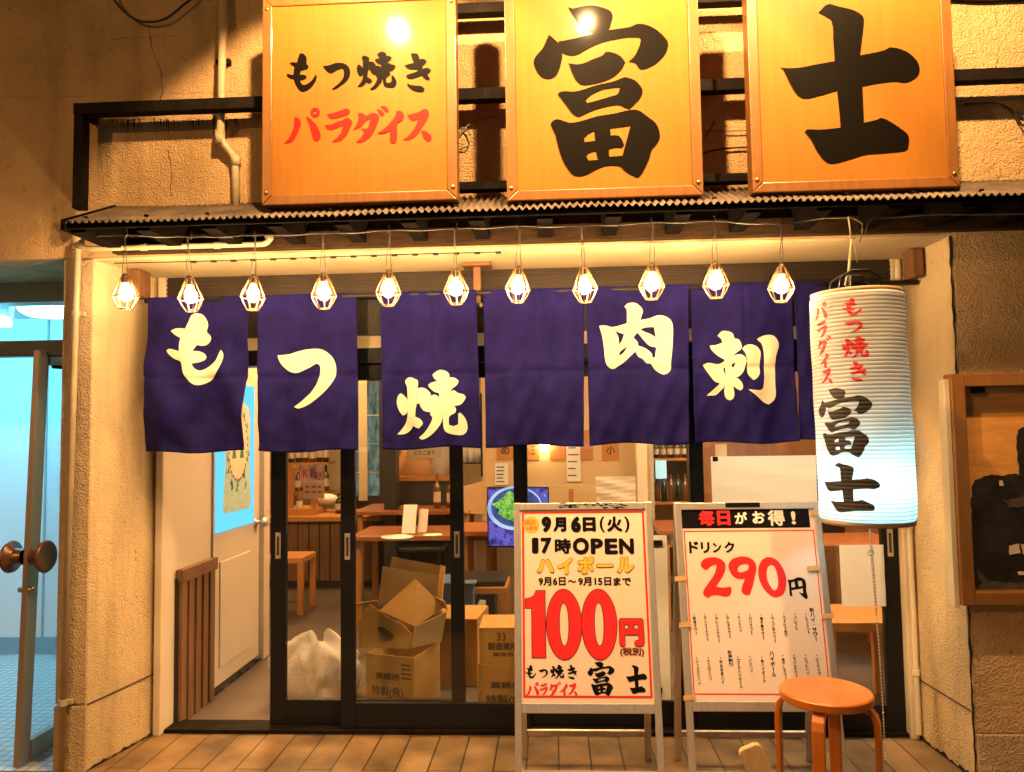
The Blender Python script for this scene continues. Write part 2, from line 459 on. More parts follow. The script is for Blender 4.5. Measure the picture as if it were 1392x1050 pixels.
G = {}
Q = 835
G['fu'] = brush([
 [sh(380,55,430,68,500,55,590,45,700,68,785,110,805,165,790,220,765,290,700,330,580,300,490,235,440,160)],
 [sh(193,310,240,350,285,400,318,480,310,570,285,650,245,715,180,735,115,715,65,650,42,560,75,500,130,440,165,370)],
 [sh(280,380,420,360,580,325,760,292,900,278,980,265,1040,243,1130,258,1220,310,1290,380,1322,440,1300,530,1230,610,1160,655,1075,680,1040,665,1010,620,945,600,1000,550,1040,480,1065,400,1055,378,960,370,820,385,680,415,560,465,460,515,380,518,320,490,300,440)],
 [sh(375,590,440,603,510,600,600,565,700,530,730,500,800,508,870,545,914,605,880,670,800,740,700,780,560,806,490,800,440,755,405,680)],
 [sh(265,50,290,28,340,22,420,28,500,15,640,-25,800,-55,900,-88,960,-75,1020,-40,1070,40,1050,110,1000,165,945,215,900,200,840,172,720,185,600,215,500,255,460,270,410,245,360,180,310,110,dy=Q),
  sh(530,110,600,60,700,20,858,5,835,65,760,90,620,125,545,142,dy=Q)],
 [sh(195,335,215,300,260,285,310,300,380,322,480,310,640,270,800,250,950,222,1030,230,1110,290,1180,350,1215,420,1218,500,1190,550,1140,610,1115,690,1070,780,1040,830,1000,860,940,830,880,790,840,750,780,738,700,742,620,770,540,810,470,828,400,815,350,760,300,670,260,540,235,430,dy=Q),
  sh(505,475,550,435,605,408,612,500,515,510,dy=Q),
  sh(755,390,948,372,905,520,865,650,740,655,740,585,800,570,865,572,885,550,860,490,830,460,760,455,dy=Q),
  sh(525,640,560,610,618,600,630,660,640,680,545,685,dy=Q)]])
G['ji'] = brush([[sh(350,72,410,22,480,40,560,62,625,105,630,160,615,260,600,350,700,335,755,322,790,308,870,330,930,375,962,435,950,490,880,530,810,522,700,530,605,545,605,660,605,770,680,755,715,745,760,765,830,815,872,855,875,905,860,945,820,955,700,962,600,968,500,995,400,1015,355,1000,310,940,270,860,235,815,250,800,330,803,460,795,455,680,447,565,350,590,250,608,200,585,160,520,120,430,97,405,130,412,220,412,330,395,440,380,437,250,432,130,390,95)]])
G['mo'] = brush([[sh(375,100,430,120,470,180,468,275,505,330,480,375,420,392,370,405,355,470,420,472,465,500,470,525,430,550,355,570,370,610,410,650,470,635,540,590,590,530,625,470,643,510,620,590,560,680,490,735,400,762,340,730,290,660,262,600,245,545,190,530,140,490,118,460,150,448,240,470,245,400,255,330,210,295,170,265,220,248,300,255,325,170,345,115)]])
G['tsu'] = brush([[sh(745,310,860,300,940,272,1010,265,1090,275,1160,310,1205,370,1217,450,1195,530,1130,610,1050,665,950,720,895,715,960,670,1040,600,1090,540,1110,460,1100,390,1060,372,980,400,900,440,850,430,790,380)]])
G['yaki'] = brush([
 [sh(95,330,140,360,188,425,187,585,150,620,120,632,80,580,50,500,42,440,60,360)],
 [sh(162,175,190,135,235,120,300,145,345,180,335,320,330,385,330,480,312,560,305,655,370,690,412,745,400,780,355,818,310,800,275,775,230,835,150,880,50,888,110,815,170,725,192,640,190,500,190,250)],
 [sh(337,280,390,270,450,290,505,350,510,385,490,440,450,465,400,480,337,485,335,380)],
 [sh(538,100,590,60,650,40,720,60,760,100,770,150,840,155,892,195,870,250,800,310,785,338,830,325,880,360,960,380,988,415,960,470,910,520,830,540,855,580,845,630,770,680,755,740,760,800,820,815,880,790,885,720,885,645,910,630,960,680,1000,770,1000,860,950,925,870,935,760,915,700,870,680,770,678,690,640,790,560,890,470,955,400,970,358,940,430,890,500,800,540,690,510,640,522,614,480,605,420,580,380,520,372,490,440,465,500,430,515,385,560,378,610,400,628,430,632,360,560,335,500,280,480,240,520,210,605,195,560,150)]])
G['ki'] = brush([[sh(995,105,1040,95,1100,105,1135,150,1140,205,1210,200,1265,240,1240,290,1190,325,1195,370,1270,355,1335,395,1320,435,1270,470,1315,545,1300,575,1250,560,1210,530,1180,490,1100,515,1010,538,950,528,915,490,925,460,1010,440,1100,410,1110,380,1030,375,960,365,910,330,890,300,960,280,1045,262,1020,190)],
 [sh(940,610,1000,640,1100,655,1180,670,1230,720,1200,765,1120,765,1030,735,960,680,935,640)]])
G['pa'] = brush([[sh(255,228,310,255,355,290,368,370,340,450,300,540,250,630,190,675,80,688,150,620,205,530,240,430,255,320)],
 [sh(450,235,520,270,590,340,660,430,700,530,708,590,690,645,640,668,590,645,560,570,530,450,490,330)],
 [circ(615, 175, 82, 82), circ(612, 178, 26, 26)]])
G['ra'] = brush([[sh(815,195,900,180,1050,140,1150,105,1210,130,1205,190,1150,225,1020,260,920,275,860,260)],
 [sh(780,380,900,370,1000,330,1080,310,1150,268,1220,295,1255,350,1220,430,1170,540,1110,610,1030,665,900,672,980,610,1060,520,1100,400,1000,430,900,468,840,455,800,420)]])
G['da'] = brush([[sh(85,175,140,170,190,190,220,225,340,180,410,200,450,250,425,350,380,460,320,560,230,640,140,680,50,678,130,600,190,520,170,480,130,440,200,445,260,440,300,280,220,320,150,400,80,440,5,465,60,370,95,270)],
 [sh(410,115,460,130,520,170,545,210,510,240,470,225,430,170)], [sh(470,80,530,65,590,100,618,150,595,185,550,160,500,110)]])
G['i'] = brush([[sh(745,150,810,145,865,185,878,240,850,310,760,370,758,500,750,640,735,692,650,690,635,650,640,560,640,480,540,520,410,525,500,470,600,390,680,300,730,230)]])
G['su'] = brush([[sh(935,205,1050,185,1150,150,1220,115,1280,125,1308,190,1290,270,1230,370,1180,440,1120,530,1040,600,960,635,850,632,930,580,1020,490,1090,380,1130,280,1040,310,980,280)],
 [sh(1170,480,1240,490,1310,540,1350,610,1330,660,1280,675,1230,630,1190,560)]])
G['nmo'] = brush([[sh(400,80,470,60,530,85,580,160,593,220,580,300,625,355,632,400,600,455,540,480,465,470,415,550,480,550,550,580,582,625,560,665,410,712,440,770,490,800,560,785,650,740,720,680,780,545,812,600,805,680,760,780,680,880,600,945,500,985,430,975,350,910,290,810,265,690,180,650,110,590,85,545,130,525,255,555,262,460,280,385,200,340,145,290,220,260,330,265,360,180)]])
G['ntsu'] = brush([[sh(75,180,250,165,360,130,480,105,600,102,720,120,820,180,890,265,925,400,910,530,850,640,720,760,520,890,370,935,300,910,440,820,560,710,660,580,705,430,695,350,640,318,560,350,450,400,350,432,240,405,140,320,90,240)]])
G['niku'] = brush([[sh(45,360,130,360,210,380,330,355,410,330,412,150,385,110,430,70,500,62,560,85,620,160,605,230,585,290,700,272,790,240,850,235,930,265,980,320,997,420,985,650,960,850,955,940,880,995,820,980,750,930,700,860,650,855,600,800,545,770,510,705,430,780,360,845,290,890,215,930,150,900,115,820,100,650,80,500,55,400),
 sh(230,400,280,440,370,475,340,560,300,610,295,520,265,450), sh(410,632,370,705,305,760,305,715),
 sh(540,455,580,500,610,545,690,625,780,650,760,780,725,780,720,730,650,670,545,625,545,590,490,520), sh(580,415,650,390,760,385,780,520,720,480,640,450)]])
G['sashi'] = brush([[sh(258,115,310,60,370,55,440,90,462,155,510,170,545,235,540,290,480,340,435,390,470,370,520,360,580,385,605,430,590,500,550,590,485,655,440,650,500,680,545,740,545,800,515,825,470,800,430,765,445,870,430,930,390,955,345,930,325,860,330,800,350,765,270,840,210,890,95,890,180,820,270,740,200,710,130,610,58,490,130,465,260,485,340,445,330,425,260,380,170,290,155,240,230,235,320,205,300,150),
 sh(425,490,465,460,455,515,430,530), sh(318,545,345,525,352,625,335,600)],
 [sh(553,290,590,250,660,230,730,245,770,270,800,320,800,380,785,470,785,560,775,610,730,665,690,685,650,650,615,600,612,520,615,430,595,350)],
 [sh(760,160,830,125,910,108,980,125,1030,180,1048,250,1020,340,1000,410,990,600,985,760,990,860,970,940,890,998,830,970,740,900,620,805,720,812,800,805,828,760,840,600,845,430,840,300,815,215,775,180)]])
G['290'] = brush([[sh(115,165,160,115,250,95,330,110,385,160,390,230,350,320,270,430,330,445,435,435,440,470,420,530,370,550,300,535,235,530,170,562,125,530,125,480,180,400,260,290,290,200,285,180,230,200,170,248,125,215)],
 [sh(425,190,460,130,520,100,600,88,680,110,730,165,735,240,710,330,680,430,650,500,640,530,590,530,555,500,555,450,600,345,540,350,480,325,440,270), sh(525,255,530,220,570,185,630,178,655,200,640,240,590,265,545,272)],
 [sh(900,98,970,130,1030,220,1058,320,1050,430,1010,520,930,558,860,530,790,440,755,330,758,230,800,140,850,105), sh(905,185,940,210,965,300,965,400,945,460,915,482,880,440,850,360,848,280,870,210)]])
G['yen'] = brush([[sh(1075,355,1130,355,1200,330,1265,350,1280,400,1275,480,1285,550,1265,568,1230,540,1185,490,1235,505,1240,450,1110,470,1115,540,1085,525,1085,400), sh(1115,390,1150,375,1155,435,1112,440), sh(1190,370,1235,370,1238,425,1195,430)]])
def hundred(g):
    e = circ
    one = [(118 - g, 490 - g), (150, 478 - g), (165, 450 - g), (207 + g, 450 - g), (207 + g, 760 + g), (147 - g, 760 + g), (147 - g, 530 + g), (118 - g, 530 + g)]
    return [[one], [e(295, 607, 80 + g, 163 + g, 28), e(295, 607, 24 - g, 102 - g, 28)], [e(457, 607, 80 + g, 163 + g, 28), e(457, 607, 24 - g, 102 - g, 28)]]
G['100'] = brush(hundred(0)); G['100o'] = brush(hundred(4))

# =================================================================== THE SETTING
YW, YD = 3.20, 3.63            # street face of the wall, front track of the sliding doors
ZS = 2.185                     # underside of the lintel
XL0, XL1, XR = -2.115, -1.985, 1.64

def tile_mat():
    m = bpy.data.materials.new('terrace_tile'); m.use_nodes = True
    nt = m.node_tree; L = nt.links.new; b = nt.nodes['Principled BSDF']
    g = nt.nodes.new('ShaderNodeNewGeometry'); sep = nt.nodes.new('ShaderNodeSeparateXYZ'); cmb = nt.nodes.new('ShaderNodeCombineXYZ')
    L(g.outputs['Position'], sep.inputs[0]); L(sep.outputs['Y'], cmb.inputs['X']); L(sep.outputs['X'], cmb.inputs['Y'])
    br = nt.nodes.new('ShaderNodeTexBrick'); L(cmb.outputs[0], br.inputs['Vector'])
    br.inputs['Scale'].default_value = 1.0; br.inputs['Brick Width'].default_value = 0.72; br.inputs['Row Height'].default_value = 0.136
    br.inputs['Mortar Size'].default_value = 0.004; br.inputs['Mortar Smooth'].default_value = 0.2; br.offset = 0.5
    br.inputs['Color1'].default_value = (0.26, 0.165, 0.075, 1); br.inputs['Color2'].default_value = (0.20, 0.125, 0.058, 1)
    br.inputs['Mortar'].default_value = (0.035, 0.024, 0.016, 1)
    n = nt.nodes.new('ShaderNodeTexNoise'); n.inputs['Scale'].default_value = 5; n.inputs['Detail'].default_value = 8
    L(g.outputs['Position'], n.inputs['Vector'])
    mr = nt.nodes.new('ShaderNodeMapRange'); mr.inputs['From Min'].default_value = 0.3; mr.inputs['From Max'].default_value = 0.7
    mr.inputs['To Min'].default_value = 0.4; mr.inputs['To Max'].default_value = 1.1; L(n.outputs['Fac'], mr.inputs[0])
    mx = nt.nodes.new('ShaderNodeMixRGB'); mx.blend_type = 'MULTIPLY'; mx.inputs[0].default_value = 1
    L(br.outputs['Color'], mx.inputs[1]); L(mr.outputs[0], mx.inputs[2]); L(mx.outputs[0], b.inputs['Base Color'])
    b.inputs['Roughness'].default_value = 0.55
    bp = nt.nodes.new('ShaderNodeBump'); bp.inputs['Strength'].default_value = 0.6; bp.inputs['Distance'].default_value = 0.004; bp.invert = True
    L(br.outputs['Fac'], bp.inputs['Height']); L(bp.outputs[0], b.inputs['Normal'])
    return m
M_tile = tile_mat()
M_asph = mat('street_asphalt', (0.05, 0.047, 0.044), 0.85, 0, var=0.35, vscale=20, bump=0.5, bscale=160)

s = B().box(-60, 60, -60, 60, -0.14, -0.12).build('ground', M_asph); tag(s, None, kind='structure')
s = B().box(-2.9, 6, 1.9, 3.66, -0.12, 0.0).build('pavement', M_tile, bevel=0.006); tag(s, None, kind='structure')
s = B().box(-6, 6, 3.665, 12, -0.12, -0.004).build('shop_floor', M_conc); tag(s, None, kind='structure')
M_ltile = mat('pale_lobby_tile', (0.62, 0.64, 0.64), 0.4)
_nt = M_ltile.node_tree; _g = _nt.nodes.new('ShaderNodeNewGeometry'); _br = _nt.nodes.new('ShaderNodeTexBrick'); _br.offset = 0
_br.inputs['Scale'].default_value = 1; _br.inputs['Brick Width'].default_value = .05; _br.inputs['Row Height'].default_value = .05; _br.inputs['Mortar Size'].default_value = .003
_br.inputs['Color1'].default_value = (.66, .68, .68, 1); _br.inputs['Color2'].default_value = (.58, .60, .61, 1); _br.inputs['Mortar'].default_value = (.22, .24, .25, 1)
_nt.links.new(_g.outputs['Position'], _br.inputs['Vector']); _nt.links.new(_br.outputs['Color'], _nt.nodes['Principled BSDF'].inputs['Base Color'])
s = B().box(-6, -2.12, 3.2, 5.2, -0.119, 0.002).build('lobby_floor', M_ltile); tag(s, None, kind='structure')

# ---- the building: street wall, reveals, lintel
bld = thing('shop_building', (0, YW, 0), 'weathered cream mortar street wall with a wide shop opening', 'building')
B().box(-4.2, 4.6, YW, YW + 0.5, ZS, 4.6).build('upper_wall', M_wall, bld)
B().hexa([(XL0, YW, 0), (XL1, YW, 0), (-1.905, YD + 0.06, 0), (-2.115, YD + 0.06, 0), (XL0, YW, ZS - .001), (XL1, YW, ZS - .001), (-1.905, YD + 0.06, ZS - .001), (-2.115, YD + 0.06, ZS - .001)]).build('pillar', M_rev, bld, bevel=0.006)
B().hexa([(XR, YW, 0), (4.6, YW, 0), (4.6, YD + 0.06, 0), (1.615, YD + 0.06, 0), (XR, YW, ZS - .001), (4.6, YW, ZS - .001), (4.6, YD + 0.06, ZS - .001), (1.615, YD + 0.06, ZS - .001)]).build('side_wall', M_rev, bld, bevel=0.005)
# street face of the right wall carries the darker paint of the upper wall
B().box(XR + 0.012, 4.6, YW - 0.006, YW - 0.0005, 0.185, ZS + 0.3).build('wall_face', M_wall, bld)
B().box(XR + 0.010, 4.6, YW - 0.016, YW - 0.0005, 0.0, 0.178).build('base_course', M_base, bld, bevel=0.004)
B().box(XL0 - 0.002, XL1 + 0.0, YW - 0.008, YW - 0.0005, 0.28, ZS - 0.01).build('wall_face', M_base, bld, bevel=0.004)
B().box(XL0 - 0.004, XL1 + 0.004, YW - 0.014, YW - 0.0005, 0.0, 0.272).build('base_course', M_base, bld, bevel=0.004)
B().box(XL1 - 0.12, 1.70, YW + 0.01, YD + 0.06, ZS - 0.012, ZS - 0.0015).build('soffit', mat('cream_soffit', (0.74, 0.60, 0.36), 0.7, 0, var=0.14, vscale=4, bump=0.1), bld)
# painted joints of the reveals
jm = mat('dirty_joint', (0.07, 0.05, 0.03), 0.9)
jb = B()
jb.hexa([(XL1 + .0005, YW + .004, .272), (XL1 + .004, YW + .004, .272), (-1.902, YD + .05, .272), (-1.906, YD + .05, .272), (XL1 + .0005, YW + .004, .278), (XL1 + .004, YW + .004, .278), (-1.902, YD + .05, .278), (-1.906, YD + .05, .278)])
jb.build('joint', jm, bld); jb = B()
jb.hexa([(XR - .003, YW + .004, .262), (XR - .0005, YW + .004, .262), (1.6155, YD + .05, .262), (1.612, YD + .05, .262), (XR - .003, YW + .004, .267), (XR - .0005, YW + .004, .267), (1.6155, YD + .05, .267), (1.612, YD + .05, .267)])
jb.build('joint', jm, bld)
# ragged dark seam down the right corner
sb = B(); pts = []
for k in range(60):
    z = 0.02 + k * (ZS - 0.03) / 59
    pts.append((XR + 0.004 + random.uniform(-.0035, .0035), YW - 0.004, z))
sb.tube(pts, [random.uniform(.0015, .005) for _ in pts], 6)
sb.build('corner_crack', mat('crack_dirt', (0.012, 0.009, 0.007), 0.9), bld)
# cracks in the upper wall
def crack(pxs, r=0.0014, jit=1.6):
    b = B(); P = []
    for (x0, y0), (x1, y1) in zip(pxs[:-1], pxs[1:]):
        n = max(2, int(math.hypot(x1 - x0, y1 - y0) / 6))
        for i in range(n): P.append(PY(x0 + (x1 - x0) * i / n + random.uniform(-jit, jit), y0 + (y1 - y0) * i / n + random.uniform(-jit, jit), YW))
    b.tube(P, [r * random.uniform(.4, 1.3) for _ in P], 5)
    return b.build('crack', MATS['crack_dirt'], bld)
crack([(204, 35), (206, 60), (218, 95), (221, 120), (218, 146)])
crack([(228, 205), (234, 225), (231, 250), (236, 275)])
crack([(0, 132), (60, 134), (120, 131)], 0.0008)
crack([(232, 127), (290, 126), (350, 127)], 0.0008)
crack([(150, 53), (200, 50), (250, 47)], 0.0009)
crack([(1352, 10), (1358, 60), (1354, 110)], 0.0009)
b = B()
for _ in range(70):
    x = random.uniform(118, 330); y0 = 163 + random.uniform(-2, 1); ln = random.uniform(4, 26) * random.random() ** .7
    p, q = PY(x, y0, YW - .0012), PY(x, y0 + ln, YW - .0012); w_ = random.uniform(.001, .0032)
    b.add([p + Vector((-w_, 0, 0)), p + Vector((w_, 0, 0)), q + Vector((w_ * .3, 0, 0)), q + Vector((-w_ * .3, 0, 0))], [(0, 1, 2, 3)])
o = b.build('rust_drips', MATS['crack_dirt'], bld, fix=False)
def grime(a, c, n, hmax):
    a, c = Vector(a), Vector(c); b = B(); P = []
    ph = random.uniform(0, 6)
    for k in range(n + 1): P.append(a.lerp(c, k / n) + Vector((0, 0, .003 + hmax * max(0, .35 + .3 * math.sin(k * .31 + ph) + .25 * math.sin(k * .83 + 2 * ph) + random.uniform(-.12, .12)))))
    b.add([a.lerp(c, k / n) for k in range(n + 1)] + P, [(k, k + 1, n + 2 + k, n + 1 + k) for k in range(n)]); b.build('foot_grime', MATS['crack_dirt'], bld, fix=False)
grime((XR - .004, YW + .002, .0008), (1.611, YD + .03, .0008), 60, .022)
grime((XL1 + .004, YW + .002, .0008), (-1.908, YD - .05, .0008), 50, .014)
grime((-1.846, 4.12, -.002), (-1.846, 4.78, -.002), 40, .03)
grime((XR + .02, YW - .0175, .0008), (3.4, YW - .0175, .0008), 90, .014)
# inside walls and ceiling
ib = B()
ib.box(-4.6, -4.5, 3.7, 10.1, -.003, 2.6); ib.box(-4.6, 4.1, 10.0, 10.1, -.003, 2.6); ib.box(4.0, 4.1, 3.7, 10.0, -.003, 2.6)
ib.build('inner_wall', M_cream, bld)
B().box(-4.6, 4.1, 3.7, 10.1, 2.6, 2.65).build('ceiling', mat('dull_ceiling', (0.34, 0.26, 0.17), 0.8), bld)

# ---- side wall of the entry with its door, slatted panel
XS = -1.86
ent = thing('side_door', (XS, 4.4, 0), 'cream side door with a lit blue window and round knob behind the first curtain panel', 'door')
B().box(XS - 0.08, XS - 0.012, 3.70, 4.12, -.003, 2.3).build('side_panel', M_creamdoor, ent)
B().box(XS - 0.05, XS, 4.125, 4.78, 0.03, 2.1).build('door_leaf', M_creamdoor, ent, bevel=0.004)
B().box(XS - 0.08, XS + 0.03, 4.785, 4.88, 0.0, 2.3).build('door_frame', M_creamdoor, ent, bevel=0.004)
B().box(XS - .0005, XS + 0.008, 4.20, 4.62, 0.12, 0.70).build('raised_panel', M_creamdoor, ent, bevel=0.006)
wz0, wz1, wy0, wy1 = 0.865, 1.70, 4.14, 4.66
wp = B().box(XS - .0005, XS + 0.012, wy0, wy1, wz0, wz1).build('window_pane', emis('lit_blue_pane', (0.16, 0.68, 1.0), 1.0), ent)  # pane emits by itself, standing in for the lobby light behind it
# pouch-shaped picture on the pane
bagring = [(-.5, -.46), (-.42, -.5), (.40, -.5), (.5, -.45), (.44, -.1), (.47, .3), (.40, .44), (.2, .5), (-.2, .5), (-.42, .44), (-.46, .3), (-.43, -.1)]
pw = Plane((XS + 0.0135, (wy0 + wy1) / 2, (wz0 + wz1) / 2), (0, 1, 0), (0, 0, 1))
def poly_on(b, plane, ring, cu, cv, su, sv, w):
    b.add([plane.pt(cu + p[0] * su, cv + p[1] * sv, w) for p in ring], [tuple(range(len(ring)))])
b = B(); poly_on(b, pw, bagring, 0.01, 0.0, .40, .64, 0); b.build('picture', mat('sage_print', (0.46, 0.66, 0.60), 0.6, 0, var=0.2, vscale=30), wp)
b = B(); poly_on(b, pw, circ(0, 0, 1, 1, 24), 0.01, 0.06, .13, .20, .001); b.build('picture', mat('cream_print', (0.72, 0.63, 0.45), 0.6), wp)
b = B()
for _ in range(46):
    a = random.uniform(0, 6.28); rr = random.uniform(.55, 1.0); cu, cv = .01 + .17 * rr * math.cos(a), -.0 + .29 * rr * math.sin(a)
    if (cu / .14) ** 2 + ((cv - .06) / .21) ** 2 < 1: continue
    h = random.uniform(.018, .036)
    poly_on(b, pw, [(-.5, -.5), (.5, -.5), (.1, .5), (-.1, .5)], cu, cv, h * .8, h, .0012)
for sx in (-1, 1): poly_on(b, pw, [(-.5, -.5), (.5, -.5), (.15, .5), (-.15, .5)], .01 + sx * .055, .03, .06, .09, .002)
b.build('picture', mat('pine_print', (0.05, 0.22, 0.12), 0.6), wp)
b = B()
for k in range(30):
    a = 2 * math.pi * k / 30
    poly_on(b, pw, circ(0, 0, .5, .5, 8), .01 + .132 * math.cos(a), .06 + .203 * math.sin(a), .02, .02, .002)
b.build('picture', mat('berry_print', (0.30, 0.10, 0.07), 0.6), wp)
k = B(); k.lathe([(.004, 0), (.03, .001), (.03, .008), (.012, .012), (.012, .04), (.028, .05), (.03, .065), (.022, .078), (.003, .08)], (XS, 4.71, 0.86), 20, 'X')
k.build('knob', M_alu, ent, True)
slat = thing('slatted_wainscot', (XS, 3.9, 0), 'low brown slatted wood panel on the left entry wall', 'panel')
B().box(XS - 0.01, XS + 0.012, 3.71, 4.10, 0.0, 0.70).build('back_board', M_dark, slat)
b = B()
for k in range(5): b.box(XS + .0125, XS + 0.03, 3.715 + k * .079, 3.715 + k * .079 + .056, 0.0, 0.68)
b.build('slats', M_slat, slat, bevel=.003)
B().box(XS + .0, XS + 0.036, 3.71, 4.105, 0.6805, 0.745).build('top_rail', M_slat, slat, bevel=.003)

# =================================================================== DOORS AND OPENING FRAME
fr = thing('door_frame', (-0.15, YD + .05, 0), 'dark frame round the sliding doors with roll shutter box above', 'frame')
B().box(-1.90, -1.865, YD - .05, YD + .10, 0, ZS - .013).build('jamb', M_creamdoor, fr, bevel=.004)
b = B(); b.box(1.575, 1.612, YD - .04, YD + .02, 0, ZS - .013); b.build('jamb', M_creamdoor, fr, bevel=.004)
b = B(); b.tube([(1.60, YD - .055, .03), (1.60, YD - .055, 1.2), (1.60, YD - .055, ZS - .02)], .012, 10)
for z in (.30, .95): b.lathe([(.0, -.012), (.017, -.012), (.017, .012), (.0, .012)], (1.60, YD - .055, z), 12)
b.build('conduit', M_creamdoor, fr)
B().box(-1.864, 1.574, YD - .02, YD + .11, 1.735, 1.81).build('lintel_rail', M_black, fr, bevel=.003)
B().box(-1.864, 1.574, YD + .02, YD + .06, 1.8105, 1.875).build('transom', mat('amber_transom', (0.62, 0.44, 0.20), 0.4, emit=(1, .6, .22), estr=0.12), fr)  # faint glow put into the transom material, though it is no lamp
B().box(-1.864, 1.574, YD - .01, YD + .10, 1.8755, 2.055).build('fascia_board', mat('dark_fascia', (0.035, 0.028, 0.022), 0.5, 0, var=.4, vscale=12, bump=.3, bscale=70), fr)
sb = B(); sb.box(-1.864, 1.574, YD - .03, YD + .10, 2.056, ZS - .013)
for k in range(5): sb.box(-1.864, 1.574, YD - .038, YD - .0305, 2.066 + k * .021, 2.076 + k * .021)
sb.build('shutter_box', mat('shutter_brown', (0.05, 0.034, 0.024), 0.5, .3, var=.3, vscale=9), fr, bevel=.002)
B().box(-1.86, 1.575, YD - .02, YD + .11, 0.0, 0.018).build('door_track', M_steel, fr)

def sliding_door(x0, x1, y, label, ls, rs, pull_l, pull_r):
    d = thing('sliding_door', ((x0 + x1) / 2, y, 0.019), label, 'sliding door', 'black framed glass sliding doors')
    b = B(); b.box(x0, x0 + ls, y, y + .03, .02, 1.733).box(x1 - rs, x1, y, y + .03, .02, 1.733)
    b.box(x0 + ls, x1 - rs, y + .002, y + .028, .02, .135).box(x0 + ls, x1 - rs, y + .002, y + .028, 1.66, 1.733)
    b.build('door_leaf', M_black, d, bevel=.002)
    B().box(x0 + ls - .005, x1 - rs + .005, y + .012, y + .017, .130, 1.665).build('pane', M_glass, d)
    for xp in ([x0 + ls / 2] if pull_l else []) + ([x1 - rs / 2] if pull_r else []):
        h = B(); zc = .865
        h.box(xp - .013, xp + .013, y - .0035, y - .0003, zc - .062, zc + .062)
        o = h.build('pull', M_alu, d, bevel=.001)
        B().box(xp - .006, xp + .006, y - .0045, y - .0036, zc - .045, zc + .045).build('recess', mat('pull_recess', (.10, .085, .07), .4, .6), o)
    return d
dA = sliding_door(-1.375, -.435, YD + .047, 'black glass sliding door furthest left, payment stickers on its glass', .075, .065, True, True)
dB = sliding_door(-1.02, -.125, YD + .004, 'black glass sliding door in front of the cardboard boxes', .068, .065, True, False)
dC = sliding_door(-.19, .70, YD + .047, 'black glass sliding door behind the highball price board', .065, .065, False, False)
dD = sliding_door(.635, 1.573, YD + .004, 'black glass sliding door behind the lantern and stool', .065, .075, False, True)

# paper and stickers on the doors
pd = Plane((0, YD + .0465 + .011, 0), (1, 0, 0), (0, 0, 1))       # rear door glass, street side
pf = Plane((0, YD + .004 + .011, 0), (1, 0, 0), (0, 0, 1))        # front door glass
def sheet(name, px, plane, m, label, cat, w=.001, th=.0015, parent=None, curl=0.0):
    x0, y0, x1, y1 = px
    u0, _ = plane.hit(x0, (y0 + y1) / 2); u1, _ = plane.hit(x1, (y0 + y1) / 2); _, v0 = plane.hit((x0 + x1) / 2, y1); _, v1 = plane.hit((x0 + x1) / 2, y0)
    b = B(); n = 8
    b.grid(lambda s_, t: plane.pt(u0 + (u1 - u0) * s_, v0 + (v1 - v0) * t, w + curl * (math.sin(s_ * 5 + 1) * .5 + .5) * (1 - t) ** 2 + curl * .4 * math.sin(t * 7 + s_ * 3) ** 2), n, n)
    o = b.build(name, m, parent, solid=th)
    if label: tag(o, label, cat)
    return o, (u0, v0, u1, v1)
st, _ = sheet('payment_sticker', (408, 633, 441, 657), pd, M_pinkp, 'pale pink payment sticker with red letters on the left glass door', 'sticker')
b = B(); put_px(b, text('R Pay', .012, 6), pd, 412, 638, 438, 653, .0028); b.build('lettering', M_pred, st, fix=False)
st, _ = sheet('notice_sticker', (412, 657, 441, 678), pd, mat('tan_sticker', (.62, .44, .33), .5), 'small tan notice sticker just below the pink payment sticker', 'sticker', .001)
b = B()
for y in (661, 668): 
    for x0, x1 in ((415, 421), (424, 430), (432, 437)): 
        u0, v0 = pd.hit(x0, y + 2.2); u1, v1 = pd.hit(x1, y); b.box(u0, u1, pd.o.y - .0032, pd.o.y - .0030, v0, v1)
b.build('lettering', M_pbrn, st)
st, _ = sheet('blank_notice', (967, 620, 1110, 686), pf, M_thin, 'large blank whitish notice sheet taped to the right glass door', 'notice', curl=.004, th=0)
b = B()
u, v = pf.hit(972, 624); b.box(u - .012, u + .012, pf.o.y - .006, pf.o.y - .0035, v - .012, v + .010); b.build('tape', M_black, st)
st, _ = sheet('crumpled_notice', (810, 648, 864, 684), pd, paper_mat('greyish_paper', (.82, .75, .64), .6), 'small creased white notice on the glass above the highball board', 'notice', curl=.012, th=0)
b = B(); put_px(b, text('お知らせ', .0, 4), pd, 826, 660, 852, 668, .018)
st, _ = sheet('white_notice', (1140, 740, 1200, 823), pf, M_thin, 'blank white paper hung on the door glass behind the chain', 'notice', w=.02, curl=.006, th=0)
st, _ = sheet('standing_poster', (884, 728, 909, 951), Plane((0, YD - .06, 0), (1, 0, 0), (0, 0, 1)), M_paper, 'tall narrow white panel showing between the two sandwich boards', 'poster', th=.006)
b = B(); pp = Plane((0, YD - .06, 0), (1, 0, 0), (0, 0, 1))
for y in (738, 938):
    u, v = pp.hit(891, y); b.box(u - .02, u + .03, pp.o.y - .012, pp.o.y - .004, v - .012, v + .012); b.build('clip', M_black, st, bevel=.002); b = B()
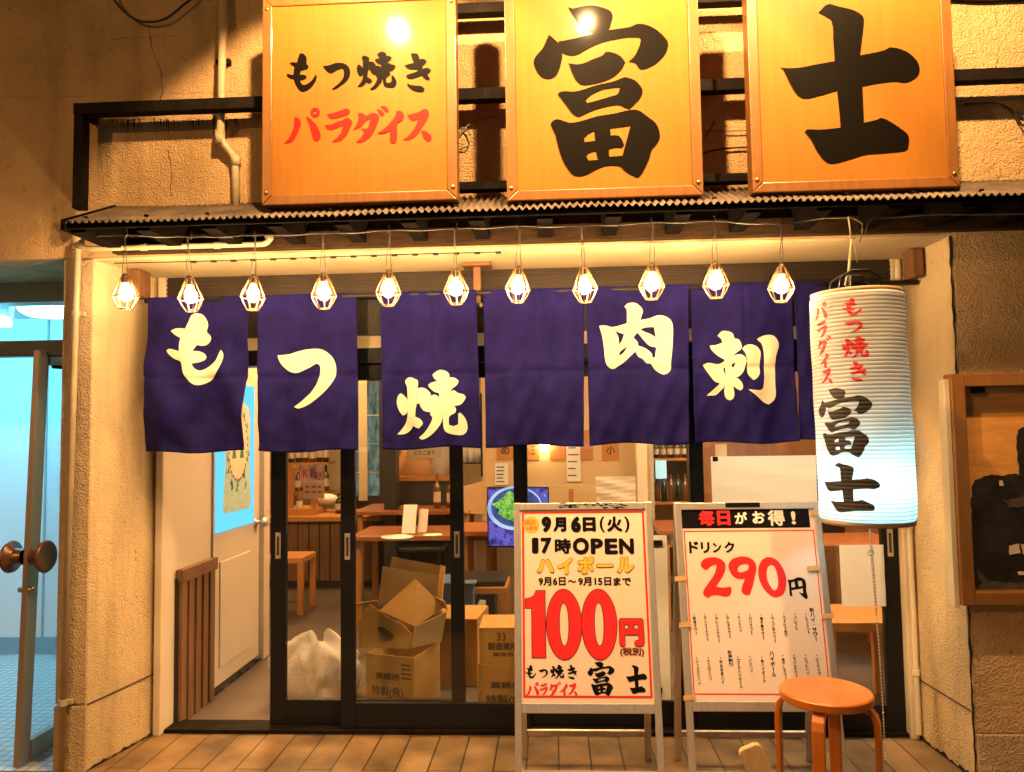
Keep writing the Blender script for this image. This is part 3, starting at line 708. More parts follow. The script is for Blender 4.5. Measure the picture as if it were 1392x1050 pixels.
# =================================================================== SIGN FRAME, SIGNS, AWNING
sf = thing('sign_rack', (0, YW, 2.3), 'black steel angle frame on the wall carrying the three wooden signs', 'frame')
YF = YW - .10
b = B()
p0, p1 = PY(106, 158, YF), PY(1392, 133, YF)
zt = 2.80
b.box(p0.x - .01, 2.6, YF - .02, YF + .03, zt - .025, zt + .025); b.build('rail', M_steel, sf, bevel=.003)
B().box(-.55, .95, YF - .02, YF + .03, 3.145, 3.19).build('rail', M_steel, sf, bevel=.003)
B().box(-.55, .95, YF - .02, YF + .03, 2.395, 2.43).build('rail', M_steel, sf, bevel=.003)
B().box(p0.x - .008, p0.x + .037, YF - .018, YF + .028, 2.37, zt - .026).build('post', M_steel, sf, bevel=.003)
for xx in (p0.x, -.9, .1, 1.2, 2.3): B().box(xx, xx + .03, YF + .031, YW - .001, zt - .018, zt + .018).build('bracket', M_steel, sf)
YS = 2.90
def wooden_sign(x0, x1, z0, z1, label, tilt=0):
    t = thing('wooden_sign', ((x0 + x1) / 2, YS + .05, z0), label, 'sign', 'wooden shop signs above the awning')
    fw = .040
    b = B()
    b.box(x0 + fw, x1 - fw, YS + .006, YS + .05, z0 + fw, z1 - fw); b.build('board', M_wood, t)
    for k, q in enumerate((((x0, z0), (x1, z0), (x1 - fw, z0 + fw), (x0 + fw, z0 + fw)), ((x0, z1), (x1, z1), (x1 - fw, z1 - fw), (x0 + fw, z1 - fw)),
              ((x0, z0), (x0, z1), (x0 + fw, z1 - fw), (x0 + fw, z0 + fw)), ((x1, z0), (x1, z1), (x1 - fw, z1 - fw), (x1 - fw, z0 + fw)))):
        B().prism([(x, YS, z) for x, z in q], (0, .07, 0)).build('moulding', M_woodframe, t, bevel=.004)
    for x, z in ((x0 + .018, z0 + .05), (x1 - .018, z0 + .05), (x0 + .018, z1 - .05), (x1 - .018, z1 - .05)):
        b = B(); b.ball((x, YS - .001, z), .008, 12, (1, .5, 1)); b.build('screw', M_screw, t, True)
    return t
psn = Plane((0, YS + .006, 0), (1, 0, 0), (0, 0, 1))
s1 = wooden_sign(-1.126, -.352, 2.300, 3.145, 'wooden sign with a black line and a red line of brush lettering')
b = B()
put_px(b, G['mo'], psn, 389.3, 72.9, 430.8, 125.2); put_px(b, G['tsu'], psn, 438.9, 85.9, 476.2, 122)
put_px(b, G['yaki'], psn, 485, 71, 539, 122.5); put_px(b, G['ki'], psn, 550, 72.5, 586, 126); b.build('lettering', M_ink, s1, fix=False)
b = B()
for g, bb in (('pa', (386.3, 147.5, 436, 194.4)), ('ra', (441.7, 148.3, 479.2, 193)), ('da', (480.4, 145, 529, 193.8)), ('i', (512.4, 151.5, 549.4, 194.7)), ('su', (547, 149, 586.7, 193.4))):
    put_px(b, G[g], psn, *bb, .003 if g == 'i' else .002)
b.build('lettering', M_red, s1, fix=False)
s2 = wooden_sign(-.161, .590, 2.288, 3.15, 'wooden sign with the many-stroke black character 富')
b = B(); put_px(b, G['fu'], psn, 726, 7, 910, 243.6); b.build('lettering', M_ink, s2, fix=False)
s3 = wooden_sign(.774, 1.539, 2.290, 3.15, 'wooden sign with the three-stroke black character 士')
b = B(); put_px(b, G['ji'], psn, 1061, 5, 1251, 222); b.build('lettering', M_ink, s3, fix=False)

# three floodlights on arms over the signs (they lie above the frame; their mirror images show in the varnish)
M_flood = emis('flood_lens', (1.0, 0.60, 0.22), SIGN_S)
for i, xx in enumerate((-.72, .20, 1.16)):
    fl = thing('sign_floodlight', (xx, YW, 3.55), ('left', 'middle', 'right')[i] + ' floodlight on an arm above the ' + ('two-line sign', '富 sign', '士 sign')[i], 'floodlight', 'floodlights over the signs')
    b = B(); b.tube([(xx, YW, 3.56), (xx, YW - .25, 3.62), (xx, 2.52, 3.66 + (.2 if i == 2 else 0)), (xx, 2.26, 3.47 + (.28 if i == 2 else 0))], .012, 10); b.build('arm', M_black, fl, True)
    ax = Vector((0, .66, -.75)).normalized(); uu = Vector((1, 0, 0)); vv = ax.cross(uu)
    c = Vector((xx, 2.20, 3.38 if i < 2 else 3.66))
    b = B(); n = 20; rings = []
    vs = []
    for r, h in ((.03, -.09), (.055, -.06), (.068, 0.012)):
        for k in range(n): a = 2 * math.pi * k / n; vs.append(c + ax * h + (uu * math.cos(a) + vv * math.sin(a)) * r)
    fs = [(i_ * n + k, i_ * n + (k + 1) % n, (i_ + 1) * n + (k + 1) % n, (i_ + 1) * n + k) for i_ in range(2) for k in range(n)] + [tuple(range(n - 1, -1, -1))]
    b.add(vs, fs); b.build('housing', M_black, fl, True)
    b = B(); b.add([c + (uu * math.cos(2 * math.pi * k / n) + vv * math.sin(2 * math.pi * k / n)) * .052 for k in range(n)], [tuple(range(n))]); b.build('lens', M_flood, fl, fix=False)
    ld = bpy.data.lights.new('flood_light', 'SPOT'); ld.energy = SPOT_W * (1 if i < 2 else 1.5); ld.color = (1.0, .56, .22); ld.spot_size = R_(98); ld.spot_blend = .25; ld.shadow_soft_size = .03
    lo = bpy.data.objects.new('flood_light', ld); col.objects.link(lo); lo.parent = fl; lo.location = c + ax * .02 - fl.location
    lo.rotation_euler = ax.to_track_quat('-Z', 'Y').to_euler()

# ---- corrugated awning
aw = thing('corrugated_awning', (0.3, YW, 2.2), 'narrow corrugated metal awning above the row of bulbs', 'awning')
ex0, ex1, eY0, eZ0, eY1, eZ1 = -1.90, 2.9, 2.845, 2.240, YW - .004, 2.402
nw = int((ex1 - ex0) / .0275)
b = B()
def roofpt(s_, t):
    x = ex0 + (ex1 - ex0) * s_
    j = .0016 * math.sin(x * 9.1) + .002 * math.sin(x * 2.3 + 1)
    return Vector((x, eY0 + (eY1 - eY0) * t, eZ0 + (eZ1 - eZ0) * t + .0062 * math.cos(2 * math.pi * (x - ex0) / .0275) + j))
b.grid(roofpt, nw * 8, 3)
o = b.build('roof_sheet', M_roof, aw, True, solid=.0016, fix=False)
x = ex0 + .06
while x < ex1:
    b = B(); b.ball((x, eY0 + .06, eZ0 + .06 / (eY1 - eY0) * (eZ1 - eZ0) + .008), .008, 10, (1.3, 1, .6)); b.build('bolt', M_steel, aw, True); x += .247
x = ex0 + .05
while x < ex1:
    w = .030
    q = [(x - w, eY0 + .03, eZ0 - .034), (x + w, eY0 + .03, eZ0 - .034), (x + w, eY1, eZ0 - .034), (x - w, eY1, eZ0 - .034),
         (x - w, eY0 + .03, eZ0 + .003), (x + w, eY0 + .03, eZ0 + .003), (x + w, eY1, eZ1 - .012), (x - w, eY1, eZ1 - .012)]
    B().hexa(q).build('rafter', M_rafter, aw, bevel=.002)
    x += .262
B().hexa([(ex0 + .015, eY0 + .03, eZ0 - .012), (ex1, eY0 + .03, eZ0 - .012), (ex1, eY1, eZ1 - .026), (ex0 + .015, eY1, eZ1 - .026), (ex0 + .015, eY0 + .03, eZ0 - .004), (ex1, eY0 + .03, eZ0 - .004), (ex1, eY1, eZ1 - .016), (ex0 + .015, eY1, eZ1 - .016)]).build('roof_boarding', M_rafter, aw)
B().hexa([(ex0, eY0 + .012, eZ0 - .022), (ex1, eY0 + .012, eZ0 - .022), (ex1, eY0 + .028, eZ0 - .022), (ex0, eY0 + .028, eZ0 - .022), (ex0, eY0 + .012, eZ0 - .008), (ex1, eY0 + .012, eZ0 - .008), (ex1, eY0 + .028, eZ0 - .004), (ex0, eY0 + .028, eZ0 - .004)]).build('eave_batten', M_rafter, aw)
B().box(ex0 + .02, ex1, YW - .045, YW - .001, 2.190, 2.262).build('wall_plate', M_beam, aw, bevel=.003)
B().hexa([(ex0 - .004, eY0, eZ0 - .03), (ex0 + .014, eY0, eZ0 - .03), (ex0 + .014, eY1, eZ0 - .03), (ex0 - .004, eY1, eZ0 - .03), (ex0 - .004, eY0, eZ0 + .012), (ex0 + .014, eY0, eZ0 + .012), (ex0 + .014, eY1, eZ1 + .012), (ex0 - .004, eY1, eZ1 + .012)]).build('end_board', M_rafter, aw, bevel=.002)

# =================================================================== PIPES AND CABLES ON THE WALL
def round_path(P, r=.03, n=5):
    P = [Vector(p) for p in P]; out = [P[0]]
    for i in range(1, len(P) - 1):
        a, b_ = (P[i - 1] - P[i]), (P[i + 1] - P[i]); rr = min(r, a.length * .45, b_.length * .45)
        s_, e = P[i] + a.normalized() * rr, P[i] + b_.normalized() * rr
        for k in range(n + 1):
            t = k / n; out.append(s_ * (1 - t) ** 2 + P[i] * 2 * t * (1 - t) + e * t * t)
    return out + [P[-1]]
Yp = YW - .024
up = thing('upper_pipe', PY(305, 100, YW), 'cream pipe stepping down the upper wall left of the signs', 'pipe')
P = [PY(304, -60, Yp), PY(301, 150, Yp - .045), PY(299, 190, Yp - .02), PY(320, 216, Yp), PY(321, 292, Yp)]
B().tube(round_path(P, .03), .0165, 14).build('pipe', M_pipe, up, True)
b = B()
for a_, c_ in (((299, 178), (299, 196)), ((320, 212), (321, 226))):
    q0, q1 = PY(*a_, Yp - .02 if a_[0] < 310 else Yp), PY(*c_, Yp - .02 if a_[0] < 310 else Yp); b.tube([q0, q1], .0205, 14); b.build('coupling', M_pipe, up, True); b = B()
B().box(P[0].x - .03, P[0].x + .03, Yp - .004, YW - .001, 3.02, 3.04).build('clamp', M_steel, up)
lp = thing('wall_conduit', PZ(82, 1060, 0), 'long cream conduit running down the left pillar face', 'pipe')
Yq = YW - .030
q0, q1 = PY(106, 338, Yq), PY(84, 1010, Yq)
q2 = q0 + (q1 - q0) * (q0.z - .005) / (q0.z - q1.z)
B().tube([q0 + Vector((0, 0, .02)), q0, q2], .0135, 14).build('pipe', M_pipe, lp, True)
for y in (430, 957):
    c = q0 + (q1 - q0) * (y - 338) / (1010 - 338)
    B().lathe([(.0138, -.012), (.018, -.012), (.018, .012), (.0138, .012)], c, 14).box(c.x, c.x + .035, c.y + .004, YW - .001 - .012, c.z - .009, c.z + .009).build('clamp', M_pipe, lp)
hp = thing('eave_conduit', (q0.x, YW - .06, 2.2), 'cream horizontal conduit under the left end of the awning', 'pipe')
Yh = YW - .064
h0, h1 = PY(103, 333, Yh), PY(355, 325, Yh)
B().tube(round_path([h0, (h0.x + .05, Yh, 2.208), (h1.x + .02, Yh, 2.208), (h1.x + .045, Yh, 2.236), (h1.x + .02, Yh + .012, 2.2385)], .02), .0125, 12).build('pipe', M_pipe, hp, True)
for x in (h0.x + .3, h0.x + .62): B().lathe([(.0126, -.012), (.016, -.012), (.016, .012), (.0126, .012)], (x, Yh, 2.208), 12, 'X').build('clamp', M_pipe, hp)
B().lathe([(.0, -.03), (.024, -.03), (.026, .0), (.024, .03), (.0, .03)], (q0.x, Yq, q0.z + .025), 14).build('junction_box', M_pipe, hp, True)

def cable(name, pxs, Y, r, m, label, smooth=True, cat='cable', group=None):
    P = [PY(*(q[:2]), q[2] if len(q) > 2 else Y) for q in pxs]
    if smooth:
        Q = []
        for i in range(len(P) - 1):
            p0, p1, p2, p3 = P[max(i - 1, 0)], P[i], P[i + 1], P[min(i + 2, len(P) - 1)]
            for k in range(6):
                t = k / 6
                Q.append(.5 * ((2 * p1) + (p2 - p0) * t + (2 * p0 - 5 * p1 + 4 * p2 - p3) * t * t + (3 * p1 - p0 - 3 * p2 + p3) * t ** 3))
        P = Q + [P[-1]]
    o = B().tube(P, r, 8).build(name, m, None, True)
    if label: tag(o, label, cat, group)
    return o
cable('drooping_cable', [(120, -260), (132, -90), (150, -14), (165, 12), (185, 27), (205, 30), (226, 25), (248, 8), (268, -14), (300, -90), (312, -260)], YW - .03, .0052, M_cable, 'thick black cable drooping in a curve at the top left wall')
cable('coiled_wire', [(690, 160), (660, 160), (640, 168), (626, 182), (622, 196), (634, 200), (640, 188), (632, 174), (623, 180), (624, 194), (632, 196)], YW - .02, .0028, M_gcable, 'thin pale wire coiled between the first and second signs')
cable('loose_wire', [(652, 118), (664, 126), (668, 132), (676, 128), (690, 140)], YW - .02, .0024, M_cable, 'short black wire end sticking out between the first and second signs')
cable('sagging_wire', [(945, 180), (975, 178), (1000, 178), (1030, 176)], YW - .02, .0026, M_gcable, 'pale wire stretched between the second and third signs')
cable('dark_wire', [(945, 214), (965, 206), (990, 202), (1030, 200)], YW - .015, .0035, M_cable, 'dark wire running low between the second and third signs')
cable('hooked_wire', [(958, 186), (966, 176), (970, 166), (972, 170)], YW - .02, .0024, M_cable, 'tiny hooked wire end beside the left edge of the third sign')
cable('frayed_wire', [(1310, 142), (1352, 140), (1372, 148), (1388, 162), (1392, 156), (1380, 154), (1390, 172)], YW - .02, .0035, M_cable, 'frayed black wire hanging under the rail at the far right')
cable('top_pipe', [(1290, -4), (1340, -2), (1420, -5), (1900, -20)], YW - .02, .010, M_cable, 'black pipe along the wall at the top right corner', cat='pipe')
# thin clipped wire along the soffit
P = [Vector((x, YW + .05 + .012 * math.sin(x * 3), ZS - .0145)) for x in [-1.93 + .09 * k for k in range(20)]]
cw = thing('clipped_wire', P[0], 'thin black wire clipped along the cream soffit on the left', 'cable')
B().tube(P, .0022, 6).build('wire', M_cable, cw, True)
for k in range(4, 20, 1):
    B().box(P[k].x - .012, P[k].x + .012, P[k].y - .006, P[k].y + .006, ZS - .021, ZS - .0125).build('clip', M_cable, cw)

# =================================================================== STRING OF CAGED BULBS
YBL = 2.95
bulbs = [(171, 398), (259, 401), (344, 399), (440, 397), (528, 393), (620, 391), (704, 388), (795, 388), (886, 384), (973, 382), (1062, 387)]
BL = ['caged bulb furthest left, hanging in front of the bare cream reveal', 'caged bulb hanging just above the curtain character も', 'caged bulb at the gap between the first and second curtain panels',
 'caged bulb above the right side of the つ curtain panel', 'caged bulb at the top left corner of the 焼 curtain panel', 'caged bulb beside the brown wood post over the 焼 panel',
 'caged bulb over the left half of the blank curtain panel', 'caged bulb at the gap between the blank panel and the 肉 panel', 'caged bulb above the right half of the 肉 curtain panel',
 'caged bulb at the left end of the 刺 curtain panel, hung highest', 'caged bulb nearest to the white paper lantern']
M_bulb = emis('lit_bulb', (1.0, 0.60, 0.26), BULB_S)
M_cage = mat('copper_cage', (0.22, 0.125, 0.055), 0.4, 0.5)
M_shell = bpy.data.materials.new('frosted_bulb_glass'); M_shell.use_nodes = True
_nt = M_shell.node_tree; _nt.nodes.remove(_nt.nodes['Principled BSDF'])
_t = _nt.nodes.new('ShaderNodeBsdfTransparent'); _l = _nt.nodes.new('ShaderNodeBsdfTranslucent'); _l.inputs[0].default_value = (1, .82, .55, 1)
_m = _nt.nodes.new('ShaderNodeMixShader'); _m.inputs[0].default_value = .16
_nt.links.new(_t.outputs[0], _m.inputs[1]); _nt.links.new(_l.outputs[0], _m.inputs[2]); _nt.links.new(_m.outputs[0], _nt.nodes['Material Output'].inputs[0])
M_sock = mat('brown_socket', (0.06, 0.035, 0.02), 0.4)
def make_bulb():
    t = thing('caged_bulb', (0, 0, 0), BL[0], 'lamp', 'caged bulbs on the string under the awning')
    B().lathe([(.001, -.036), (.013, -.033), (.022, -.023), (.0262, -.008), (.0245, .006), (.017, .022), (.012, .034), (.012, .04)], (0, 0, 0), 24).build('bulb', M_shell, t, True, fix=True)
    B().ball((0, 0, -.007), .0092, 14, (1, 1, 1.15)).build('filament', M_bulb, t, True)
    B().lathe([(.013, .036), (.0165, .040), (.0165, .062), (.012, .070), (.008, .076), (.0, .077)], (0, 0, 0), 16).build('socket', M_sock, t, True)
    c = B(); n = 8
    prof = [(.016, .062), (.028, .036), (.049, -.016), (.036, -.044), (.022, -.066)]
    for k in range(n):
        a = 2 * math.pi * k / n + .2
        c.tube([(r * math.cos(a), r * math.sin(a), h) for r, h in prof], .0018, 6)
    for r, h in ((.0165, .062), (.049, -.016), (.022, -.066)):
        c.tube([(r * math.cos(2 * math.pi * k / 24), r * math.sin(2 * math.pi * k / 24), h) for k in range(24)], .0020, 6, closed=True)
    c.build('cage', M_cage, t)
    w = B(); w.tube([(-.012, 0, .066), (-.010, .003, .12), (-.002, .002, .175), (0, 0, .235)], .0017, 6); w.tube([(.012, 0, .066), (.006, -.003, .125), (.003, 0, .18), (.001, 0, .235)], .0017, 6)
    w.build('flex', M_gcable, t)
    return t
pb = make_bulb(); ctop = []
for i, (px, py) in enumerate(bulbs):
    o = pb if i == 0 else copy_tree(pb)
    p = PY(px, py, YBL); o.location = p; o['label'] = BL[i]; o.rotation_euler = (random.uniform(-.05, .05), random.uniform(-.06, .06), random.uniform(0, 1.5))
    ctop.append(p + Vector((0, 0, .233)))
P = [PY(110, 322, YBL)]
for a, b_ in zip(ctop[:-1], ctop[1:]):
    for k in range(6):
        t = k / 6; q = a.lerp(b_, t); q.z += -.010 * math.sin(math.pi * t) + .006 * (1 if k else 0); P.append(q)
P.append(ctop[-1]); P += [PY(1120, 297, YBL), PY(1158, 296, YBL), PY(1172, 304, YBL), PY(1172, 318, YBL), PY(1168, 330, YBL)]
lc = thing('bulb_string_cable', P[0], 'grey cable carrying the row of bulbs under the awning edge', 'cable')
B().tube(P, .0026, 7).build('cable', M_gcable, lc, True)
for q in ctop:
    B().tube([q + Vector((0, .0, .03)), q + Vector((.006, -.004, .005)), q + Vector((0, -.004, -.012)), q + Vector((-.006, -.002, .004))], .0018, 6).build('hook', M_gcable, lc)
cable('right_cable', [(1176, 320), (1180, 304), (1190, 297), (1215, 296), (1270, 292), (1330, 292), (1400, 291)], YBL, .0026, M_gcable, 'grey cable leaving the lantern hook towards the right under the eave')

# =================================================================== NOREN
YN = 3.42
rod = B().tube([(-1.88, YN + .012, 2.03), (1.615, YN + .012, 2.03)], .011, 12).build('curtain_rod', M_cable, None, True); tag(rod, 'dark rod holding the navy shop curtain panels', 'rod')
for nm, xa, xb, lab in (('left', -1.925, -1.875, 'brown wood block holding the left end of the curtain rod'), ('right', 1.575, 1.618, 'brown wood block holding the right end of the curtain rod')):
    t = B().hexa([(xa, YN - .05, 2.045), (xb, YN - .05, 2.045), (xb, YN + .05, 2.045), (xa, YN + .05, 2.045), (xa, YN - .05, 2.168), (xb, YN - .05, 2.168), (xb, YN + .05, 2.168), (xa, YN + .05, 2.168)]).build('wood_block', M_bracket, None, bevel=.004); tag(t, lab, 'block')
cp = thing('rod_hanger', (-.345, YN + .06, 2.0), 'brown wood post with flat top plate hanging the middle of the curtain rod', 'hanger')
pc = PY(649, 385, YN + .05)
B().box(pc.x - .017, pc.x + .017, YN + .03, YN + .065, 1.985, ZS - .0305).build('post', M_bracket, cp, bevel=.002)
B().box(pc.x - .065, pc.x + .065, YN - .0, YN + .10, ZS - .030, ZS - .0125).build('plate', M_bracket, cp, bevel=.002)
b = B().ball((pc.x + .018, YN + .02, 1.975), .012, 10); b.build('bracket', M_screw, cp, True)
# x-left top, x-right top, x-left bottom, x-right bottom, z bottom, wave seed, fold strength
panels = [(-1.858, -1.380, -1.870, -1.392, 1.328, 1.0, .030, 'navy curtain panel furthest left with white も', 'nmo', (228.9, 426.3, 305.5, 523)),
 (-1.346, -.885, -1.334, -.880, 1.324, 2.2, .012, 'navy curtain panel with white つ', 'ntsu', (377, 474.7, 458, 554)),
 (-.772, -.336, -.765, -.322, 1.330, 3.1, .014, 'navy curtain panel with white 焼 near its lower edge', 'yaki', (539, 504, 635, 597)),
 (-.304, .152, -.300, .136, 1.334, 4.4, .010, 'plain navy curtain panel without a character', None, None),
 (.160, .616, .160, .600, 1.336, 5.3, .010, 'navy curtain panel with white 肉', 'niku', (814.7, 411.5, 914.5, 509)),
 (.624, 1.070, .628, 1.074, 1.335, 6.4, .010, 'navy curtain panel with white 刺', 'sashi', (956, 450, 1060, 549.5)),
 (1.076, 1.40, 1.080, 1.40, 1.340, 7.7, .010, 'blank navy curtain panel half hidden behind the lantern', None, None)]
ZT = 2.043
for (xa, xb, xc, xd, zb, seed, fo, lab, g, bb) in panels:
    def cloth(u, v, xa=xa, xb=xb, xc=xc, xd=xd, zb=zb, seed=seed, fo=fo):
        """u 0..1 across, v 0..1 from hem up"""
        d = 1 - v
        x = (xa + (xb - xa) * u) * v + (xc + (xd - xc) * u) * d
        z = zb + (ZT - zb) * v + .006 * math.sin(u * 7 + seed) * d
        y = YN + .015 * math.sin(u * 9 + seed * 2) * (.25 + .75 * d) + fo * math.sin(u * 4.2 - v * 6.0 + seed) * d * .55 + .009 * math.sin(u * 17 + v * 5 + seed) * d + .003 * math.sin(u * 29 - v * 21 + seed * 4) * (.3 + d) + .0022 * math.sin(v * 37 + u * 13 + seed * 2) * d
        if fo > .02:
            y += .030 * d * math.sin(9 * (u * .8 + v * 1.0) + seed) * max(0, math.sin(3.1 * d)) + .016 * d * math.sin(16 * (u * .5 - v * .8)) + .007 * d * math.sin(31 * (u * .6 + v * .45) + 2) - .02 * d
        if abs(seed - 3.1) < .01: y -= .020 * math.exp(-((u - (.35 + .62 * (v - .35))) / .07) ** 2) * v
        y += .007 * math.exp(-((v - .47) / .018) ** 2) + .005 * math.exp(-((u - .52) / .020) ** 2) - .003 * (v < .025) + .007 * math.sin(u * 6 + v * 1.5 + seed * 3) + .004 * math.sin(u * 23 + seed) * v * (1 - v) * 2
        if u < .03 or u > .97: y -= .002
        return Vector((x, y, z))
    b = B(); b.grid(lambda s_, t: cloth(s_, t), 60, 70)
    t = b.build('shop_curtain', M_noren, None, True, solid=.0016)
    tag(t, lab, 'curtain', 'navy noren curtain panels')
    if g:
        pl = Plane((0, YN, 0), (1, 0, 0), (0, 0, 1)); x0, y0, x1, y1 = bb
        u0, _ = pl.hit(x0, (y0 + y1) / 2); u1, _ = pl.hit(x1, (y0 + y1) / 2); _, v0 = pl.hit((x0 + x1) / 2, y1); _, v1 = pl.hit((x0 + x1) / 2, y0)
        xm = xa; W = xb - xa
        V, Fc = sliced(G[g], u0, v0, u1, v1, .018, .018)
        def oncloth(p, lay):
            v = (p[1] - zb) / (ZT - zb); d = 1 - v; L_ = xa * v + xc * d; R2 = xb * v + xd * d
            q = cloth((p[0] - L_) / (R2 - L_), v); q.y -= .0042 + lay * .0001; return q
        b = B(); b.add([oncloth(p, p[2]) for p in V], Fc); b.build('lettering', M_norenw, t, True, fix=False)
# =================================================================== PAPER LANTERN
la = PY(1164, 398, 2.85); lb = PY(1182, 712, 2.85)
LR = .162; LZ0, LZ1 = 1.062, 1.880; LX0, LX1 = lb.x - .002, la.x + .002; LY = 2.86
lan = thing('paper_lantern', (LX1, LY, LZ0), 'tall white paper lantern with red and black brush characters at the right', 'lantern')
def lx(z): return LX0 + (LX1 - LX0) * (z - LZ0) / (LZ1 - LZ0)
NR = 58
def lanr(z, a=0):
    t = (z - LZ0) / (LZ1 - LZ0); e = min(t, 1 - t)
    r = LR - .010 * max(0, 1 - e / .02) ** 2 + .0013 * abs(math.sin(math.pi * t * NR)) ** .7 + .0012 * math.sin(3 * a + t * 9) + .001 * math.sin(5 * a - t * 23)
    d = ((a - 3.35 + math.pi) % (2 * math.pi)) - math.pi
    return r - .004 * math.exp(-(d / .5) ** 2 - ((t - .62) / .12) ** 2)
def lanpt(a, z, off=0.0):
    r = lanr(z, a) + off; return Vector((lx(z) + r * math.cos(a), LY + r * math.sin(a), z))
b = B(); b.grid(lambda s_, t: lanpt(2 * math.pi * s_, LZ0 + (LZ1 - LZ0) * t), 72, NR * 5)
paper = b.build('paper_body', paper_mat('lantern_paper', (0.86, 0.86, 0.82), 0.5), lan, True, fix=False)
b = B()
for k in range(1, NR):
    z = LZ0 + (LZ1 - LZ0) * k / NR
    b.tube([lanpt(2 * math.pi * j / 48, z, .0006) for j in range(48)], .0007, 5, closed=True)
b.build('ribs', mat('rib_wire', (0.10, 0.085, 0.06), .6), lan, True)
for nm, z0, z1, m in (('bottom_rim', LZ0 - .012, LZ0 + .006, mat('lantern_rim_wood', (.42, .30, .17), .5)), ('top_rim', LZ1 - .006, LZ1 + .010, MATS['lantern_rim_wood'])):
    b = B(); c = Vector((lx(z0), LY, 0)); b.lathe([(LR - .022, z0), (LR - .006, z0), (LR - .004, z1), (LR - .022, z1), (LR - .022, z0)], c, 48, caps=False); b.build(nm, m, lan, True)
b = B(); b.lathe([(.0, LZ1 - .004), (LR - .02, LZ1 - .004), (LR - .02, LZ1 + .002), (.0, LZ1 + .002)], (LX1, LY, 0), 32); b.build('cap', M_black, lan)
b = B()
for dy in (-.05, .05):
    b = B(); b.tube([(LX1 - .075, LY + dy, LZ1), (LX1 - .07, LY + dy, LZ1 + .06), (LX1 - .03, LY + dy, LZ1 + .085), (LX1 + .03, LY + dy, LZ1 + .085), (LX1 + .07, LY + dy, LZ1 + .06), (LX1 + .075, LY + dy, LZ1)], .006, 8); b.build('handle', M_black, lan, True)
B().box(LX1 - .028, LX1 + .022, LY - .03, LY + .03, LZ1 + .0, LZ1 + .075).build('socket_box', M_black, lan, bevel=.006)
# lettering that follows the cylinder
def lan_hit(px, py):
    d = ray(px, py); cx = lx(PY(px, py, 2.7).z)
    ox, oy = -cx, -LY
    a_ = d.x * d.x + d.y * d.y; b_ = 2 * (ox * d.x + oy * d.y); c_ = ox * ox + oy * oy - LR * LR
    disc = b_ * b_ - 4 * a_ * c_
    t = (-b_ - math.sqrt(max(disc, 0))) / (2 * a_); p = CAM + d * t
    return math.atan2(p.y - LY, p.x - cx) % (2 * math.pi), p.z
def lan_put(b, g, x0, y0, x1, y1, off=.0034):
    a0, _ = lan_hit(x0, (y0 + y1) / 2); a1, _ = lan_hit(x1, (y0 + y1) / 2); _, z0 = lan_hit((x0 + x1) / 2, y1); _, z1 = lan_hit((x0 + x1) / 2, y0)
    V, Fc = sliced(G[g], a0, z0, a1, z1, .06, .006)
    b.add([lanpt(p[0], p[1], .0006 + p[2] * .0001) for p in V], Fc)
M_lred = mat('lantern_red_ink', (.62, .02, .03), .6); M_lblk = mat('lantern_black_ink', (.02, .018, .016), .6)
b = B()
for g, bb in (('mo', (1145, 405.5, 1171, 430)), ('tsu', (1148, 436.5, 1173, 452.5)), ('yaki', (1145, 457.5, 1181, 487)), ('ki', (1154, 491.5, 1178, 519))): lan_put(b, G and g, *bb)
b.build('red_lettering', M_lred, lan, True, fix=False)
b = B()
for g, bb in (('pa', (1107.5, 412, 1125, 435)), ('ra', (1110, 436, 1125, 459)), ('da', (1111, 457.5, 1131, 482)), ('i', (1114, 481, 1127, 501)), ('su', (1115, 501, 1131, 522))): lan_put(b, g, *bb)
b.build('red_lettering', M_lred, lan, True, fix=False)
b = B(); lan_put(b, 'fu', 1114, 527, 1187, 622); lan_put(b, 'ji', 1120.5, 630, 1196.5, 698); b.build('black_lettering', M_lblk, lan, True, fix=False)
# cool bulb inside
bp = Vector((lx(1.2) + .012, LY - .045, PY(1183, 655, 2.80).z))
b = B(); b.ball(bp, .028, 16, (1, 1, 1.3)); b.build('inner_bulb', emis('cool_bulb', (0.34, 0.86, 1.0), LANTERN_W * 14), lan, True)
b = B(); b.tube([bp + Vector((0, 0, .035)), (bp.x, LY, LZ1)], .006, 8); b.build('bulb_stem', M_black, lan)
# hook and short strap that hold the lantern
hk = thing('lantern_hook', (LX1, LY, LZ1 + .08), 'wire hook and cable ties holding the lantern under the eave', 'hook')
b = B(); q = PY(1157, 325, LY); q2 = PY(1150, 388, LY)
b.tube([q + Vector((-.016, 0, .003)), q + Vector((.016, 0, .003))], .003, 6); b.tube([q, q + Vector((0, 0, -.02)), q2 + Vector((.012, 0, .05)), q2], [.004, .005, .006, .0075], 8)
b.tube([q + Vector((0, 0, .0)), q + Vector((.01, 0, -.03)), q + Vector((.015, 0, -.06)), q + Vector((.018, 0, -.09))], .003, 6)
b.tube([q + Vector((0, 0, .0)), q + Vector((.0, .01, .05)), q + Vector((.0, .02, .09))], .003, 6)
b.build('strap', mat('khaki_strap', (.30, .26, .17), .6), hk, True)
